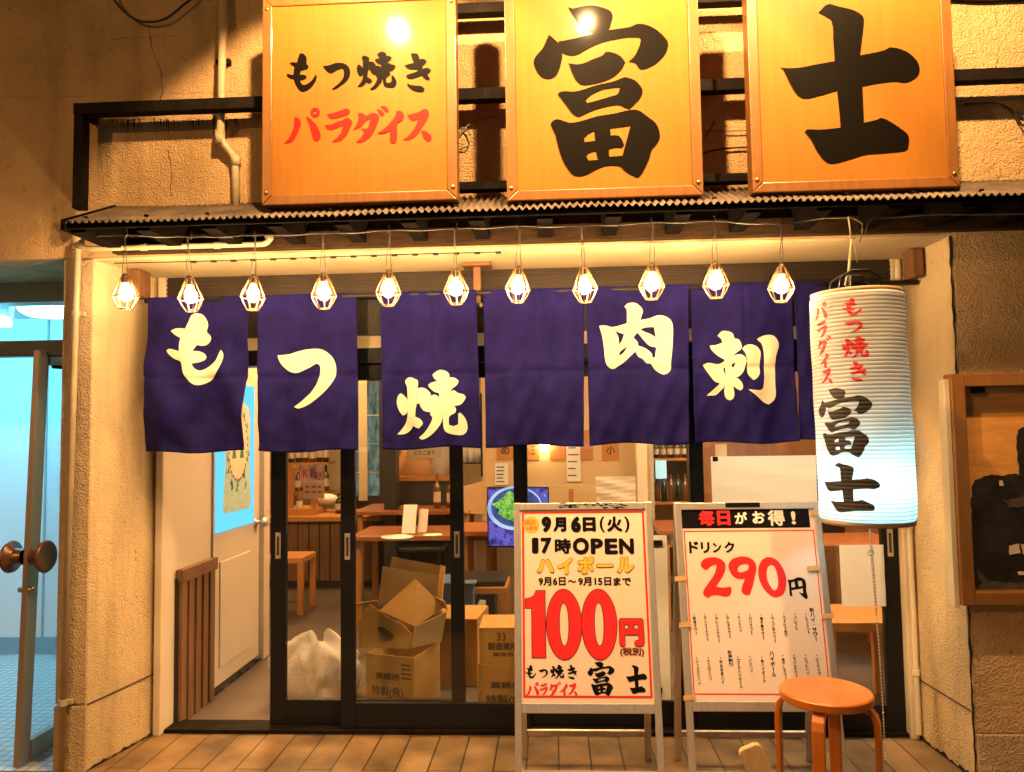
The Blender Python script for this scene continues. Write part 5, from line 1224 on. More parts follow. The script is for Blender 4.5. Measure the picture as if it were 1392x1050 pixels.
def carton(cx, cy, w, d, h, rot, label, open_=False, txt=True, m=M_card):
    t = thing('cardboard_box', (0, 0, 0), label, 'box', 'cardboard boxes behind the glass doors')
    th = .005
    b = B()
    b.box(-w / 2, w / 2, -d / 2, -d / 2 + th, 0, h); b.box(-w / 2, w / 2, d / 2 - th, d / 2, 0, h); b.box(-w / 2, -w / 2 + th, -d / 2 + th, d / 2 - th, 0, h); b.box(w / 2 - th, w / 2, -d / 2 + th, d / 2 - th, 0, h); b.box(-w / 2 + th, w / 2 - th, -d / 2 + th, d / 2 - th, 0, th)
    b.build('carton', m, t)
    if open_:
        for (ax, s_, ang, ln) in open_:
            b = B(); a = R_(ang); L = ln
            if ax == 'y':
                y0 = s_ * d / 2; e = Vector((0, s_ * math.cos(a), math.sin(a))) * L; n = Vector((0, -s_ * math.sin(a), math.cos(a))) * th
                b.hexa([(-w / 2, y0, h), (w / 2, y0, h), Vector((w / 2, y0, h)) + n, Vector((-w / 2, y0, h)) + n, Vector((-w / 2, y0, h)) + e, Vector((w / 2, y0, h)) + e, Vector((w / 2, y0, h)) + e + n, Vector((-w / 2, y0, h)) + e + n])
            else:
                x0 = s_ * w / 2; e = Vector((s_ * math.cos(a), 0, math.sin(a))) * L; n = Vector((-s_ * math.sin(a), 0, math.cos(a))) * th
                b.hexa([(x0, -d / 2, h), (x0, d / 2, h), Vector((x0, d / 2, h)) + n, Vector((x0, -d / 2, h)) + n, Vector((x0, -d / 2, h)) + e, Vector((x0, d / 2, h)) + e, Vector((x0, d / 2, h)) + e + n, Vector((x0, -d / 2, h)) + e + n])
            b.build('flap', m, t)
    else:
        b = B(); b.box(-w / 2, w / 2, -d / 2, d / 2, h + .0002, h + .004); b.build('flap', m, t)
    if txt:
        b = B(); pl = Plane((0, -d / 2 - .0006, 0), (1, 0, 0), (0, 0, 1))
        put(b, text('特製(角)', .03, 6), pl.pt, -w * .38, h * .27, w * .28, h * .47, 0)
        put(b, text('5L', .04, 6), pl.pt, -w * .16, h * .08, w * .10, h * .22, 0)
        put(b, text('業務用', .04, 6), pl.pt, -w * .30, h * .58, w * .20, h * .70, 0)
        for k in range(4): put(b, ([(0, 0, 0), (1, 0, 0), (1, 1, 0), (0, 1, 0)], [(0, 1, 2, 3)]), pl.pt, w * .24, h * (.62 + k * .075), w * .44, h * (.65 + k * .075), 0)
        b.build('print', M_cardink, t, fix=False)
    t.rotation_euler = (0, 0, R_(rot)); t.location = (cx, cy, 0)
    return t
bl = carton(-.795, 4.02,   .27, .30, .285, -17, 'open cardboard box with raised flaps left of the middle glass doors', (('y', 1, 75, .16),))
def pxpanel(name, pts, m, parent, th=.006):
    P = [PY(x, y, Y) for x, y, Y in pts]; n = (P[1] - P[0]).cross(P[2] - P[0]).normalized()
    return B().prism(P, n * th).build(name, m, parent)
bl.rotation_euler = (0, 0, 0); q_ = bl.location.copy(); bl.location = (0, 0, 0)
fl_ = pxpanel('flap', [(489, 881, 3.90), (557, 882, 3.85), (561, 863, 3.86), (546, 848, 3.87), (526, 838, 3.88), (503, 821, 3.90), (488, 846, 3.92)], M_card, bl)
pxpanel('hand_slot', [(512, 853, 3.868), (520, 852, 3.866), (536, 864, 3.856), (531, 868, 3.856), (519, 864, 3.862)], M_dark, bl, .001)
pxpanel('flap', [(558, 881, 3.86), (599, 872, 4.08), (606, 832, 4.12), (563, 852, 3.90)], M_cardin, bl)
pxpanel('flap', [(489, 880, 3.93), (487, 858, 3.96), (498, 826, 4.05), (500, 860, 4.12)], M_card, bl)
for ch in bl.children:
    if ch.name.startswith(('flap', 'hand')) and ch.name not in ('flap',) or ch == fl_: ch.matrix_parent_inverse = Matrix.Identity(4)
iv = (Matrix.Translation(q_) @ Matrix.Rotation(R_(-17), 4, 'Z')).inverted()
for ch in [c for c in bl.children if c.type == 'MESH' and c.data.vertices and max(v.co.y for v in c.data.vertices) > 2]: ch.data.transform(iv)
bl.location = q_; bl.rotation_euler = (0, 0, R_(-17))
b2 = thing('cardboard_box', PY(560, 815, 4.3), 'second open box tilted on its corner above the first with flaps spread', 'box', 'cardboard boxes behind the glass doors')
pxpanel('flap', [(516, 831, 4.16), (565, 853, 4.10), (604, 826, 4.20), (565, 788, 4.26)], M_card, b2)
pxpanel('carton_wall', [(520, 770, 4.42), (594, 782, 4.34), (590, 816, 4.30), (514, 825, 4.36)], M_cardin, b2)
pxpanel('carton_wall', [(533, 757, 4.56), (600, 770, 4.48), (596, 814, 4.46), (524, 800, 4.55)], M_cardin, b2)
pxpanel('carton_wall', [(599, 768, 4.50), (604, 770, 4.44), (600, 822, 4.24), (592, 818, 4.30)], M_card, b2)
pxpanel('flap', [(475, 823, 4.30), (512, 816, 4.22), (514, 819, 4.22), (480, 826, 4.30)], M_card, b2)
pxpanel('flap', [(590, 812, 4.22), (604, 818, 4.16), (608, 830, 4.16), (596, 822, 4.20)], M_card, b2)
b2s = carton(-.60, 4.48, .36, .34, .36, -6, 'closed cardboard box hidden under the tilted open box', None, False)
br_ = carton(-.235, 3.93, .30, .28, .265, 0, 'closed cardboard box with black print behind the middle glass door', None, True)
br2 = carton(-.235, 3.94, .29, .27, .165, 1, 'shorter cardboard box stacked on the printed closed box', None, False)
b = B(); pl = Plane((0, -.135 - .0006, 0), (1, 0, 0), (0, 0, 1)); br2.rotation_euler = (0, 0, 0); br2.location = (0, 0, 0)
put(b, text('33', .02, 6), pl.pt, -.06, .105, -.015, .145, 0); put(b, text('製造業用', .05, 6), pl.pt, -.105, .06, .04, .098, 0); put(b, text('業務用', .03, 6), pl.pt, -.08, .03, .02, .05, 0); b.build('print', M_cardink, br2, fix=False)
br2.location = (-.235, 3.94, .272); br2.rotation_euler = (0, 0, R_(1))
b5 = carton(.05, 3.98, .22, .26, .36, -4, 'tall cardboard box with an open flap left of the highball board', (('x', -1, 55, .12), ('y', 1, 70, .12)), False)

# crumpled plastic bag
def bag_film():
    m = paper_mat('thin_bag_film', (.92, .88, .84), .5); nt = m.node_tree; L = nt.links.new
    tc = nt.nodes.new('ShaderNodeTexCoord'); n = nt.nodes.new('ShaderNodeTexVoronoi'); n.inputs['Scale'].default_value = 8; n.feature = 'DISTANCE_TO_EDGE'
    w = nt.nodes.new('ShaderNodeTexNoise'); w.inputs['Scale'].default_value = 6; mx = nt.nodes.new('ShaderNodeMixRGB'); mx.inputs[0].default_value = .25
    L(tc.outputs['Object'], w.inputs['Vector']); L(tc.outputs['Object'], mx.inputs[1]); L(w.outputs['Color'], mx.inputs[2]); L(mx.outputs[0], n.inputs['Vector'])
    bp = nt.nodes.new('ShaderNodeBump'); bp.inputs['Strength'].default_value = .45; bp.inputs['Distance'].default_value = .04; L(n.outputs['Distance'], bp.inputs['Height'])
    for nd in nt.nodes:
        if nd.type in ('BSDF_PRINCIPLED', 'BSDF_TRANSLUCENT'): L(bp.outputs[0], nd.inputs['Normal'])
    nt.nodes['Principled BSDF'].inputs['Roughness'].default_value = .3
    return m
pbag = at_floor(418, 958)
def bagpt(s_, t):
    a = 2 * math.pi * s_; h = t
    r = .17 * (math.sin(math.pi * min(.97, .18 + .80 * h)) ** .6)
    r *= 1 + random.uniform(-.02, .02)
    r *= 1 + .22 * math.sin(3 * a + 1.3 + 5 * h) * (.4 + .6 * h) + .12 * math.sin(7 * a - 3 * h) + .07 * math.sin(13 * a + 11 * h)
    return Vector((pbag.x + .01 + r * 1.35 * math.cos(a), pbag.y + .16 + r * .8 * math.sin(a), .0 + .30 * h + .035 * math.sin(2 * a + 2) * h + .02 * math.sin(5 * a + 9 * h) * h))
b = B(); b.grid(bagpt, 46, 22); o = b.build('plastic_bag', bag_film(), None, True, fix=False); tag(o, 'crumpled translucent white plastic bag on the floor behind the left glass door', 'bag')

def stool_in(px, py, w, h, label, m=M_owood, seatm=M_blackseat, group='low wooden stools inside'):
    p = at_floor(px, py); t = thing('low_stool', (p.x, p.y, 0), label, 'stool', group)
    for sx in (-1, 1):
        for sy in (-1, 1): B().box(p.x + sx * (w / 2 - .02) - .02, p.x + sx * (w / 2 - .02) + .02, p.y + sy * (w / 2 - .02) - .02, p.y + sy * (w / 2 - .02) + .02, 0, h - .045).build('leg', m, t)
    b = B(); b.box(p.x - w / 2, p.x + w / 2, p.y - w / 2, p.y + w / 2, h - .044, h); b.build('seat', m, t, bevel=.004)
    if seatm is not None: B().box(p.x - w / 2 + .01, p.x + w / 2 - .01, p.y - w / 2 + .01, p.y + w / 2 - .01, h + .0005, h + .045).build('cushion', seatm, t, bevel=.015)
    return t
stool_in(655, 880, .36, .42, 'low stool with black cushion and orange legs behind the stacked boxes')
stool_in(392, 830, .34, .44, 'orange wooden stool without cushion behind the left glass door', seatm=None)
stool_in(1165, 960, .40, .46, 'orange wooden stool behind the hanging chain', seatm=None)
def table(px, py, w, d, h, label, legs=M_owood):
    p = at_floor(px, py); t = thing('dining_table', (p.x, p.y, 0), label, 'table', 'tables inside the restaurant')
    B().box(p.x - w / 2, p.x + w / 2, p.y, p.y + d, h - .035, h).build('tabletop', M_table, t, bevel=.004)
    for sx in (-1, 1):
        for yy in (.03, d - .07): B().box(p.x + sx * (w / 2 - .05) - .02, p.x + sx * (w / 2 - .05) + .02, p.y + yy, p.y + yy + .04, 0, h - .036).build('leg', legs, t)
    return t
T1 = table(575, 856, 1.05, .62, .66, 'red brown table behind the open cardboard boxes')
T2 = table(690, 860, .70, .55, .70, 'red brown table behind the low stool with the black cushion')
T3 = table(560, 815, 1.0, .7, .74, 'red brown table at the back with two tall bottles')
T4 = table(1150, 905, .80, .55, .70, 'red brown table behind the right glass door')
T5 = table(1010, 860, 1.1, .6, .70, 'red brown table deep inside behind the drink board')
# things on the tables
def on(px, py, z): return PZ(px, py, z)
def bottle(p, h, r, m, label, lab=True):
    t = thing('bottle', p, label, 'bottle', 'bottles inside the restaurant')
    B().lathe([(.0, 0), (r, .003), (r, h * .58), (r * .8, h * .66), (r * .36, h * .74), (r * .34, h * .96), (.0, h * .97)], p, 14).build('body', m, t, True)
    B().lathe([(.0, h * .955), (r * .42, h * .955), (r * .42, h), (.0, h)], p, 12).build('cap', M_screw, t)
    if lab: B().lathe([(r + .001, h * .18), (r + .001, h * .48)], p, 14, caps=False).build('label', M_blabel, t, True, fix=False)
    return t
pT3 = T3.location
bottle(Vector((pT3.x + .19, pT3.y + .2, .741)), .30, .032, M_bottle2, 'taller amber bottle on the back table')
bottle(Vector((pT3.x + .30, pT3.y + .25, .741)), .27, .030, M_bottle2, 'shorter amber bottle on the back table')
pT1 = T1.location
def menu(p, w, h, m, label, lean_=.10, rz=0):
    b = B(); b.add([Vector((p.x - w / 2, p.y, p.z)), Vector((p.x + w / 2, p.y + .03 * rz, p.z)), Vector((p.x + w / 2, p.y + lean_ + .03 * rz, p.z + h)), Vector((p.x - w / 2, p.y + lean_, p.z + h))], [(0, 1, 2, 3)])
    o = b.build('menu_stand', m, None, solid=.006); tag(o, label, 'menu')
menu(Vector((pT1.x - .12, pT1.y + .10, .665)), .10, .20, M_paper, 'white menu card standing on the table behind the open box')
menu(Vector((pT1.x - .03, pT1.y + .16, .665)), .07, .16, M_pinkp, 'pink menu card standing beside the white menu card')
pT2 = T2.location
for i, (dx_, dy_, lab) in enumerate(((.05, .12, 'clear tumbler'), (.13, .15, 'second clear tumbler'))):
    o = B().lathe([(.0, 0), (.03, 0), (.036, .12), (.033, .12), (.028, .006), (.0, .006)], Vector((pT2.x + dx_, pT2.y + dy_, .7005)), 16).build('tumbler', M_bag, None, True); tag(o, ('pale tumbler on the table nearest the salad screen' if i == 0 else 'pale tumbler right of another on the table below the screen'), 'cup')
# napkin box
o = B().box(pT2.x - .12, pT2.x - .02, pT2.y + .2, pT2.y + .27, .7005, .80).build('napkin_box', M_paper, None, bevel=.006); tag(o, 'small white napkin box on the table below the salad screen', 'box')
for i, (px, py, z, r, lab) in enumerate(((540, 734, .745, .10, 'white plate on the back table'), (588, 731, .745, .06, 'small white dish on the back table near the bottles'))):
    p = PZ(px, py, z); o = B().lathe([(.0, 0), (r * .6, .002), (r, .018), (r * .97, .02), (r * .58, .006), (.0, .005)], p, 20).build('plate', M_white, None, True); tag(o, lab, 'plate')
bs = thing('backed_seat', PZ(582, 800, 0), 'dark seat with rounded backrest at the back table', 'chair'); p = bs.location
B().prism([(p.x - .2 + .4 * k / 12, p.y, .52 + .20 * math.sin(math.pi * k / 12) ** .5) for k in range(13)] + [(p.x + .2, p.y, .42), (p.x - .2, p.y, .42)], Vector((0, .03, 0))).build('backrest', M_blackseat, bs)
B().box(p.x - .19, p.x + .19, p.y - .38, p.y - .001, .38, .42).build('seat', M_blackseat, bs, bevel=.01)
for sx in (-.16, .13):
    for sy in (-.36, -.06): B().box(p.x + sx, p.x + sx + .03, p.y + sy, p.y + sy + .03, 0, .379).build('leg', M_black, bs)
p = at_floor(650, 866); bn = thing('black_bin', p, 'black container with a white label under the low black cushioned stool', 'bin')
B().box(p.x - .11, p.x + .11, p.y + .06, p.y + .30, .001, .30).build('body', M_blackseat, bn, bevel=.01); B().box(p.x - .05, p.x + .05, p.y + .0585, p.y + .0598, .20, .235).build('label', M_paper, bn)
# crates
cr = at_floor(612, 905)
for k in range(3):
    o = B(); o.box(cr.x - .17, cr.x + .13, cr.y + .15, cr.y + .42, .001 + k * .155, .14 + k * .155)
    o.box(cr.x - .185, cr.x + .145, cr.y + .135, cr.y + .435, .141 + k * .155, .154 + k * .155)
    o = o.build('plastic_crate', M_blue, None, bevel=.004); tag(o, ('bottom', 'middle', 'topmost')[k] + ' blue grey plastic crate stacked right of the open boxes', 'crate', 'stacked plastic crates')
# slatted counter with upturned chair (left back)
ct = thing('slatted_counter', (-2.3, 6.6, 0), 'low counter faced with brown vertical slats at the back left', 'counter')
xa, ya = at_floor(375, 800).x - .6, at_floor(440, 798).y
xb = at_floor(520, 792).x
B().box(xa, xb, ya, ya + .6, 0, .60).build('counter_body', M_dark, ct)
b = B(); k = xa
while k < xb - .1: b.box(k, k + .085, ya - .02, ya - .0005, .06, .60); k += .10
b.build('slats', M_slat, ct); B().box(xa, xb + .05, ya - .06, ya + .65, .6005, .645).build('top', M_owood, ct, bevel=.004)
uc = thing('upturned_chair', (-1.9, ya + .2, .646), 'orange wooden chair turned upside down on the slatted counter', 'chair')
cx, cz = PY(415, 712, ya + .2).x, .6465
for sx in (-.11, .11): B().box(cx + sx - .022, cx + sx + .022, ya + .1, ya + .145, cz + .06, cz + .48).build('leg', M_owood, uc)
B().box(cx - .34, cx + .14, ya + .06, ya + .42, cz, cz + .06).build('seat', M_owood, uc, bevel=.004)
B().box(cx - .10, cx + .10, ya + .105, ya + .14, cz + .40, cz + .44).build('rail', M_owood, uc)
p = Vector((PY(428, 700, ya + .3).x, ya + .35, cz))
o = B().ball(p + Vector((.1, 0, .13)), .09, 12, (1.3, 1, .6)).build('folded_towel', M_paper, None, True); tag(o, 'white folded towel behind the upturned chair', 'towel'); o.location.z = cz + .07
for i, (px, y_, h_, m_, lab) in enumerate(((408, 6.62, .22, M_bottle, 'dark sauce bottle left of the upturned chair'), (388, 6.66, .26, M_bottle2, 'amber bottle at the left end of the slatted counter'), (447, 6.70, .20, M_bottle, 'dark short bottle at the right end of the slatted counter'), (396, 6.9, .18, M_bottle, 'short dark bottle behind the amber one on the slatted counter'))):
    bottle(Vector((PY(px, 700, y_ + .2).x, y_ + .2 if y_ > ya else ya + .2, .6465)), h_, .035, m_, lab)
# shelf with bottles at the back left
sh_ = thing('bottle_shelf', (-3, 9.2, 1), 'wooden shelf full of bottles on the far left back wall', 'shelf')
ys = 8.6
sx0, sx1 = PY(375, 650, ys).x, PY(446, 650, ys).x
for z in (.75, 1.08, 1.40): B().box(sx0, sx1, ys, ys + .3, z - .02, z).build('plank', M_owood, sh_)
n = 0
for row, z in enumerate((.7505, 1.0805)):
    for k in range(7):
        x = sx0 + .06 + (sx1 - sx0 - .12) * k / 6
        bottle(Vector((x, ys + .12, z)), random.uniform(.24, .31), .036, random.choice((M_bottle, M_bottle2, M_bottle)), ('upper' if row else 'lower') + ' row bottle on the far left shelf, place ' + ('one', 'two', 'three', 'four', 'five', 'six', 'seven')[k] + ' from the left')
# tall blue lit fridge at the back
fg = thing('drinks_fridge', (-1.4, 8.0, 0), 'tall glass front drinks fridge glowing blue at the back left', 'fridge')
yf = 8.0; fx0, fx1 = PY(478, 600, yf).x, PY(522, 600, yf).x
B().box(fx0, fx1, yf, yf + .5, 0, 2.1).build('cabinet', M_iron, fg)
B().box(fx0 + .05, fx1 - .05, yf - .012, yf - .0005, .75, 1.95).build('window', emis_noise('fridge_glow', [(.3, (.02, .03, .03)), (.75, (.55, .75, .70)), (.45, (.16, .26, .22)), (.55, (.45, .36, .2)), (.62, (.2, .5, .55))], 16, .55, (1, 1, .35)), fg)
for z in (1.0, 1.3, 1.6): B().box(fx0 + .05, fx1 - .05, yf - .024, yf - .0125, z - .012, z).build('plank', M_alu, fg)
B().box((fx0 + fx1) / 2 - .09, (fx0 + fx1) / 2 + .0, yf - .03, yf - .0125, .70, 2.1).build('mullion', M_cream, fg)
pst = B().box(PY(522, 640, 6.6).x, PY(538, 640, 6.6).x, 6.6, 6.75, 0, 2.59).build('dark_post', M_iron, None); tag(pst, 'dark square post between the blue fridge and the plastic bags', 'post')
# kitchen counter with plastic bags
kc = thing('kitchen_counter', (-1.0, 7.0, 0), 'dark fronted kitchen counter at the back middle', 'counter')
yk = 7.0; kx0, kx1 = PY(540, 700, yk).x, PY(618, 700, yk).x
B().box(kx0, kx1, yk, yk + .6, 0, .96).build('counter_front', M_iron, kc); B().box(kx0 - .02, kx1 + .02, yk - .03, yk + .63, .9605, 1.0).build('top', M_owood, kc)
for i, (px, w, h, lab, mm) in enumerate(((566, .36, .36, 'bulging amber plastic bag on the dark kitchen counter', mat('amber_plastic', (.62, .36, .16), .35)), (600, .22, .44, 'clear plastic bag standing at the right end of the kitchen counter', M_bag))):
    c = Vector((PY(px, 660, yk + .2).x, yk + .2, 1.001))
    b = B(); b.grid(lambda s_, t: c + Vector(((w / 2) * (1 + .13 * math.sin(14 * s_ + 6 * t)) * math.cos(6.283 * s_) * math.sin(math.pi * min(.96, .25 + .72 * t)) ** .5, .15 * math.sin(6.283 * s_) * math.sin(math.pi * min(.96, .25 + .72 * t)), h * t + .03 * math.sin(9 * s_) * t)), 40, 20)
    o = b.build('plastic_bag', mm, None, True, fix=False); tag(o, lab, 'bag')
o, _ = sheet('menu_strip', (553, 609, 600, 623), Plane((0, yk + .05, 0), (1, 0, 0), (0, 0, 1)), M_cream, 'narrow cream menu strip hanging over the kitchen counter', 'sign')
b = B(); put_px(b, text('とりごぼう', .03, 5), Plane((0, yk + .05, 0), (1, 0, 0), (0, 0, 1)), 563, 612, 591, 619, .003); b.build('lettering', M_cardink, o, fix=False)
# cream half wall and glass rack
hw = B(); yh = 6.2
P4 = [PY(620, 664, yh), PY(664, 652, yh + .8), PY(664, 700, yh + .8), PY(620, 697, yh)]
hw.prism(P4, Vector((.02, .08, 0)))
o = hw.build('half_wall', mat('peach_panel', (.60, .38, .20), .6), None); tag(o, 'peach coloured sloping half wall left of the salad screen', 'partition')
yr = 6.9; rk = thing('glass_rack', (0, yr, 0), 'black metal rack of glasses above the peach half wall', 'rack')
rx0, rx1 = PY(621, 640, yr).x, PY(655, 640, yr).x
b = B()
for x in (rx0, rx1):
    for y in (yr, yr + .3): b.box(x - .008, x + .008, y - .008, y + .008, 1.0, 1.75)
for z in (1.12, 1.40, 1.70): b.box(rx0, rx1, yr, yr + .3, z - .008, z)
b.build('frame', M_black, rk)
for z in (1.1205, 1.4005):
    for k in range(3):
        b = B(); b.lathe([(.0, 0), (.028, 0), (.034, .13), (.031, .13), (.026, .006), (.0, .006)], (rx0 + .05 + k * (rx1 - rx0 - .1) / 2, yr + .12, z), 12); b.build('glass', M_bag, rk, True)
# salad picture screen
scr = thing('picture_screen', (0, 5.4, 0), 'glowing screen picturing a salad bowl left of the highball board', 'screen')
yt = 5.3; x0, x1 = PY(664, 700, yt).x, PY(745, 700, yt).x; z0, z1 = PY(690, 742, yt).z, PY(690, 664, yt).z
B().box(x0 - .008, x1 + .008, yt, yt + .05, z0 - .01, z1 + .008).build('casing', M_black, scr, bevel=.004)
ps_ = Plane((0, yt - .002, 0), (1, 0, 0), (0, 0, 1))
def glow(name, pieces, colr, st, w):
    b = B()
    for cu, cv, ru, rv, n in pieces: b.add([ps_.pt(cu + p[0] * ru, cv + p[1] * rv, w) for p in circ(0, 0, 1, 1, n)], [tuple(range(n))])
    return b.build('image', emis(name, colr, st), scr, fix=False)
cxx, czz = (x0 + x1) / 2, (z0 + z1) / 2; hw_, hh_ = (x1 - x0) / 2, (z1 - z0) / 2
b = B(); b.add([ps_.pt(x0, z0, 0), ps_.pt(x1, z0, 0), ps_.pt(x1, z1, 0), ps_.pt(x0, z1, 0)], [(0, 1, 2, 3)])
b.build('image', emis_noise('screen_violet', [(.30, (.01, .01, .04)), (.80, (.75, .65, 1.0)), (.45, (.06, .05, .30)), (.55, (.22, .14, .62)), (.62, (.05, .10, .5))], 22, 1.0), scr, fix=False)
cb = PY(700, 691, yt)
def glow(name, ring, m, w):
    b = B(); b.add([ps_.pt(p[0], p[1], w) for p in ring], [tuple(range(len(ring)))]); return b.build('image', m, scr, fix=False)
glow('rim', circ(cb.x, cb.z, .190, .150, 40), emis_noise('screen_rim', [(.3, (.20, .40, .95)), (.7, (.75, .88, 1.0))], 5, 1.0), .0006)
glow('bowl', circ(cb.x + .008, cb.z + .004, .172, .132, 40), emis_noise('screen_bowl', [(.3, (.02, .03, .16)), (.7, (.16, .2, .5))], 9, .8), .0012)
random.seed(5)
glow('greens', [(cb.x - .03 + .105 * math.cos(a_) * (1 + .22 * math.sin(5 * a_) + .1 * math.sin(11 * a_)), cb.z + .01 + .085 * math.sin(a_) * (1 + .2 * math.sin(4 * a_ + 1) + .1 * math.sin(9 * a_))) for a_ in [k * 6.2832 / 60 for k in range(60)]], emis_noise('screen_greens', [(.25, (.03, .12, .02)), (.78, (.85, .95, .55)), (.45, (.16, .45, .05)), (.58, (.42, .75, .14)), (.66, (.6, .25, .06))], 42, 1.0), .0018)
glow('reds', [(cb.x + .055 + .055 * math.cos(a_) * (1 + .15 * math.sin(3 * a_)), cb.z + .0 + .055 * math.sin(a_) * (1 + .15 * math.sin(4 * a_))) for a_ in [k * 6.2832 / 40 for k in range(40)]], emis_noise('screen_reds', [(.3, (.25, .01, .02)), (.75, (1, .45, .4)), (.5, (.75, .05, .06))], 36, 1.0), .0024)
# wooden menu plaques and notes on the back wall
yb_ = 6.9
bw = B().box(PY(655, 640, yb_).x, PY(884, 640, yb_).x, yb_ + .01, yb_ + .08, .6, 2.59).build('partition_wall', mat('ochre_wall', (.66, .48, .26), .6, 0, var=.12, vscale=2), None); tag(bw, 'ochre partition wall behind the highball board carrying wooden menu plaques', 'partition')
pbk = Plane((0, yb_ + .008, 0), (1, 0, 0), (0, 0, 1))
for i, (xa, xb, lab) in enumerate(((675, 698, 'wooden menu plaque with め on the ochre wall'), (716, 733, 'narrow wooden menu plaque second from the left on the ochre wall'), (747, 769, 'blank wooden menu plaque in the middle of the ochre wall'), (783, 806, 'wooden menu plaque with a pale V mark on the ochre wall'), (818, 841, 'wooden menu plaque furthest right on the ochre wall'))):
    o, _ = sheet('menu_plaque', (xa, 585, xb, 626), pbk, M_owood, lab, 'plaque', .002, .012); o['group'] = 'wooden menu plaques on the ochre wall'
    if i in (0, 1, 4):
        b = B(); put_px(b, text('め' if i == 0 else '三' if i == 1 else '小', .03, 6), pbk, xa + 6, 606, xb - 5, 618, .0105); b.build('lettering', M_cardink, o, fix=False)
for px, lab in (((673, 630, 691, 659), 'handwritten note under the め plaque'), ((770, 600, 789, 655), 'long white note between the middle plaques')):
    o, _ = sheet('wall_note', px, pbk, M_paper, lab, 'note', .016, .002)
    b = B()
    for k in range(5):
        y = px[1] + (px[3] - px[1]) * (.15 + .17 * k); rect_px(b, pbk, px[0] + 2, y, px[2] - random.uniform(2, 7), y + 1.6, .0185)
    b.build('lettering', M_cardink, o, fix=False)
for x in (727, 776):
    o, _ = sheet('wood_tag', (x - 3, 665, x + 4, 684), pbk, M_owood, 'small wooden tag low on the ochre wall, ' + ('left one' if x == 727 else 'right one'), 'tag', .002, .01); o['group'] = 'small wooden tags'
wl = thing('wall_lamp', (PY(741, 600, yb_).x, yb_ - .05, 1.3), 'small warm wall lamp glowing between the menu plaques', 'lamp')
q = PY(740, 607, yb_ - .06)
b = B(); b.ball(q, .045, 14); b.build('globe', emis('wall_globe', (1.0, .62, .26), 45.0), wl, True)
b = B(); b.tube([q + Vector((0, .01, .04)), q + Vector((0, .06, .08))], .012, 8); b.build('arm', M_screw, wl, True)
# cream post and bottle cabinet to the right
cp_ = B().box(PY(866, 640, 5.8).x, PY(880, 640, 5.8).x, 5.8, 5.9, 0, 2.59).build('cream_post', M_cream, None); tag(cp_, 'cream square post between the ochre wall and the bottle cabinet', 'post')
cab = thing('bottle_cabinet', (1.0, 6.5, 0), 'cream framed bottle cabinet inside, seen between the two sandwich boards', 'cabinet')
yc = 6.4; cx0, cx1 = PY(884, 650, yc).x, PY(945, 650, yc).x
b = B(); b.box(cx0, cx0 + .03, yc, yc + .4, 0, 2.2); b.box(cx1 - .03, cx1, yc, yc + .4, 0, 2.2); b.box(cx0 + .03, cx1 - .03, yc + .37, yc + .4, 0, 2.2); b.build('case', M_cream, cab)
for z in (.45, .80, 1.16, 1.40): B().box(cx0 + .0305, cx1 - .0305, yc + .01, yc + .369, z - .02, z).build('plank', M_owood, cab)
for row, z in enumerate((.8005, 1.1605)):
    for k in range(5): bottle(Vector((cx0 + .065 + (cx1 - cx0 - .13) * k / 4, yc + .10, z)), .22 if row == 0 else .16, .025, M_bottle if (k + row) % 2 else M_bottle2, ('lower', 'upper')[row] + ' cabinet bottle, ' + ('first', 'second', 'third', 'fourth', 'fifth')[k] + ' from the left', row == 1)
o, _ = sheet('blue_paper', (891, 626, 906, 651), Plane((0, yc - .02, 0), (1, 0, 0), (0, 0, 1)), mat('blue_white_card', (.45, .80, .90), .5, emit=(.35, .8, 1), estr=.55), 'small glowing pale blue card in the bottle cabinet', 'card')  # paper card that is no lamp; its brightness is emission in the material
rp = B().box(PY(950, 600, 6.3).x, PY(1240, 600, 6.3).x + .4, 6.3, 6.4, -.003, 2.59).build('wood_wall', mat('warm_wood_panel', (.30, .13, .05), .5, 0, var=.4, vscale=3, vstretch=(5, 1, .4)), None); tag(rp, 'warm brown wood panelled wall behind the right glass door', 'partition')
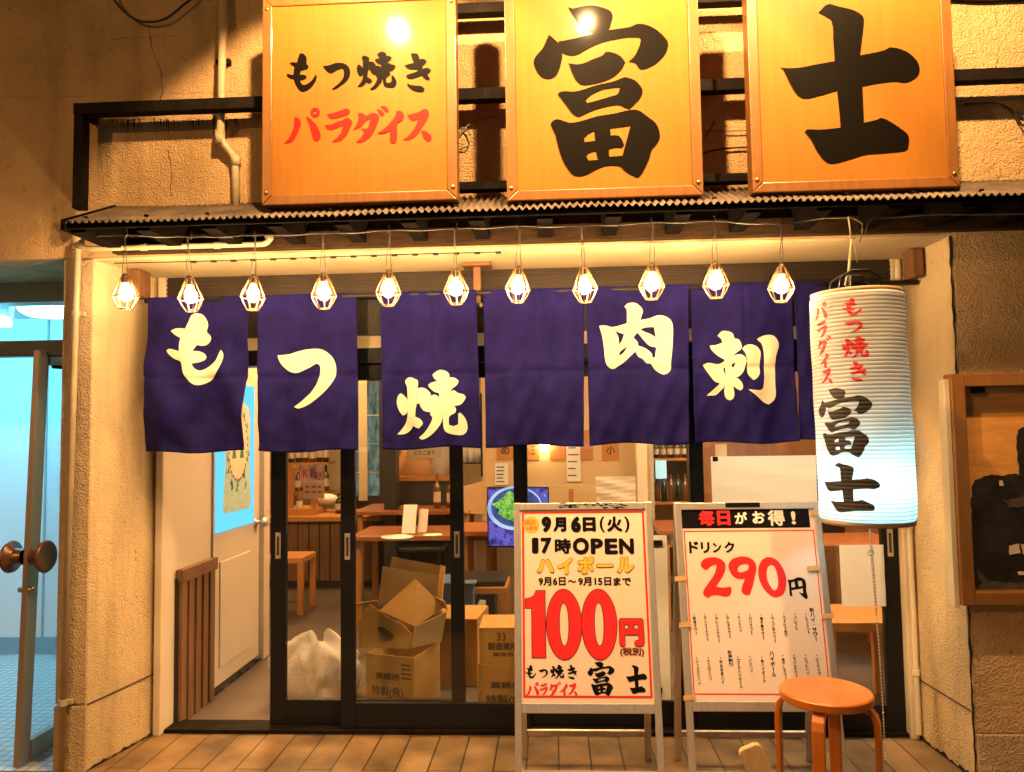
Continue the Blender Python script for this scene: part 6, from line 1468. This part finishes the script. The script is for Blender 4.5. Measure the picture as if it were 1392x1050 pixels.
o, _ = sheet('lit_card', (972, 604, 988, 622), Plane((0, 6.28, 0), (1, 0, 0), (0, 0, 1)), M_cream, 'small cream card on the wood panelled wall at the right', 'card')
o = B().box(PY(1120, 730, 5.2).x, PY(1150, 730, 5.2).x, 5.2, 5.4, .7, 1.05).build('dark_appliance', M_black, None, bevel=.01); tag(o, 'black appliance with a small white label behind the right glass door', 'appliance')

# =================================================================== ADDED FILL LAMP (unseen, behind the viewer, brightens the whole front)
slm = thing('fill_lamp', (-5.4, -4.6, -.12), 'unseen sodium coloured fill lamp on a pole, added behind the viewer', 'fill lamp')
B().tube([(-5.4, -4.6, -.12), (-5.4, -4.6, 4.6), (-5.3, -4.3, 4.9), (-5.1, -3.7, 5.0)], [.06, .05, .04, .035], 14).build('pole', M_steel, slm, True)
B().box(-5.25, -4.95, -3.75, -3.15, 4.93, 5.05).build('head', M_steel, slm, bevel=.02)
b = B(); b.add([(-5.22, -3.70, 4.925), (-4.98, -3.70, 4.925), (-4.98, -3.20, 4.925), (-5.22, -3.20, 4.925)], [(0, 1, 2, 3)]); b.build('lens', emis('fill_lens', (1.0, .46, .12), FILL_S), slm)

# =================================================================== THE FACADE ACROSS THE STREET (seen only in the door glass)
op = thing('opposite_building', (0, -9.5, -.12), 'dim building across the street with a few lit windows, behind the viewer', 'building')
B().box(-12, 12, -10.5, -9.5, -.12, 9).build('wall', mat('opposite_wall', (.30, .26, .22), .8, 0, var=.3, vscale=1), op)
random.seed(11)
for r_ in range(2):
    for k in range(9):
        if random.random() < .35: continue
        x_ = -10.6 + 2.5 * k
        warm = random.random() < .6
        o = B().box(x_, x_ + 1.5, -9.499, -9.47, 1.0 + 3.0 * r_, 2.6 + 3.0 * r_).build('window', MATS.get('far_window_warm' if warm else 'far_window_cool') or emis('far_window_warm' if warm else 'far_window_cool', (1, .66, .34) if warm else (.55, .85, 1.0), 1.2), op)
        B().box(x_ + .72, x_ + .78, -9.4695, -9.45, 1.0 + 3.0 * r_, 2.6 + 3.0 * r_).build('mullion', M_black, o)
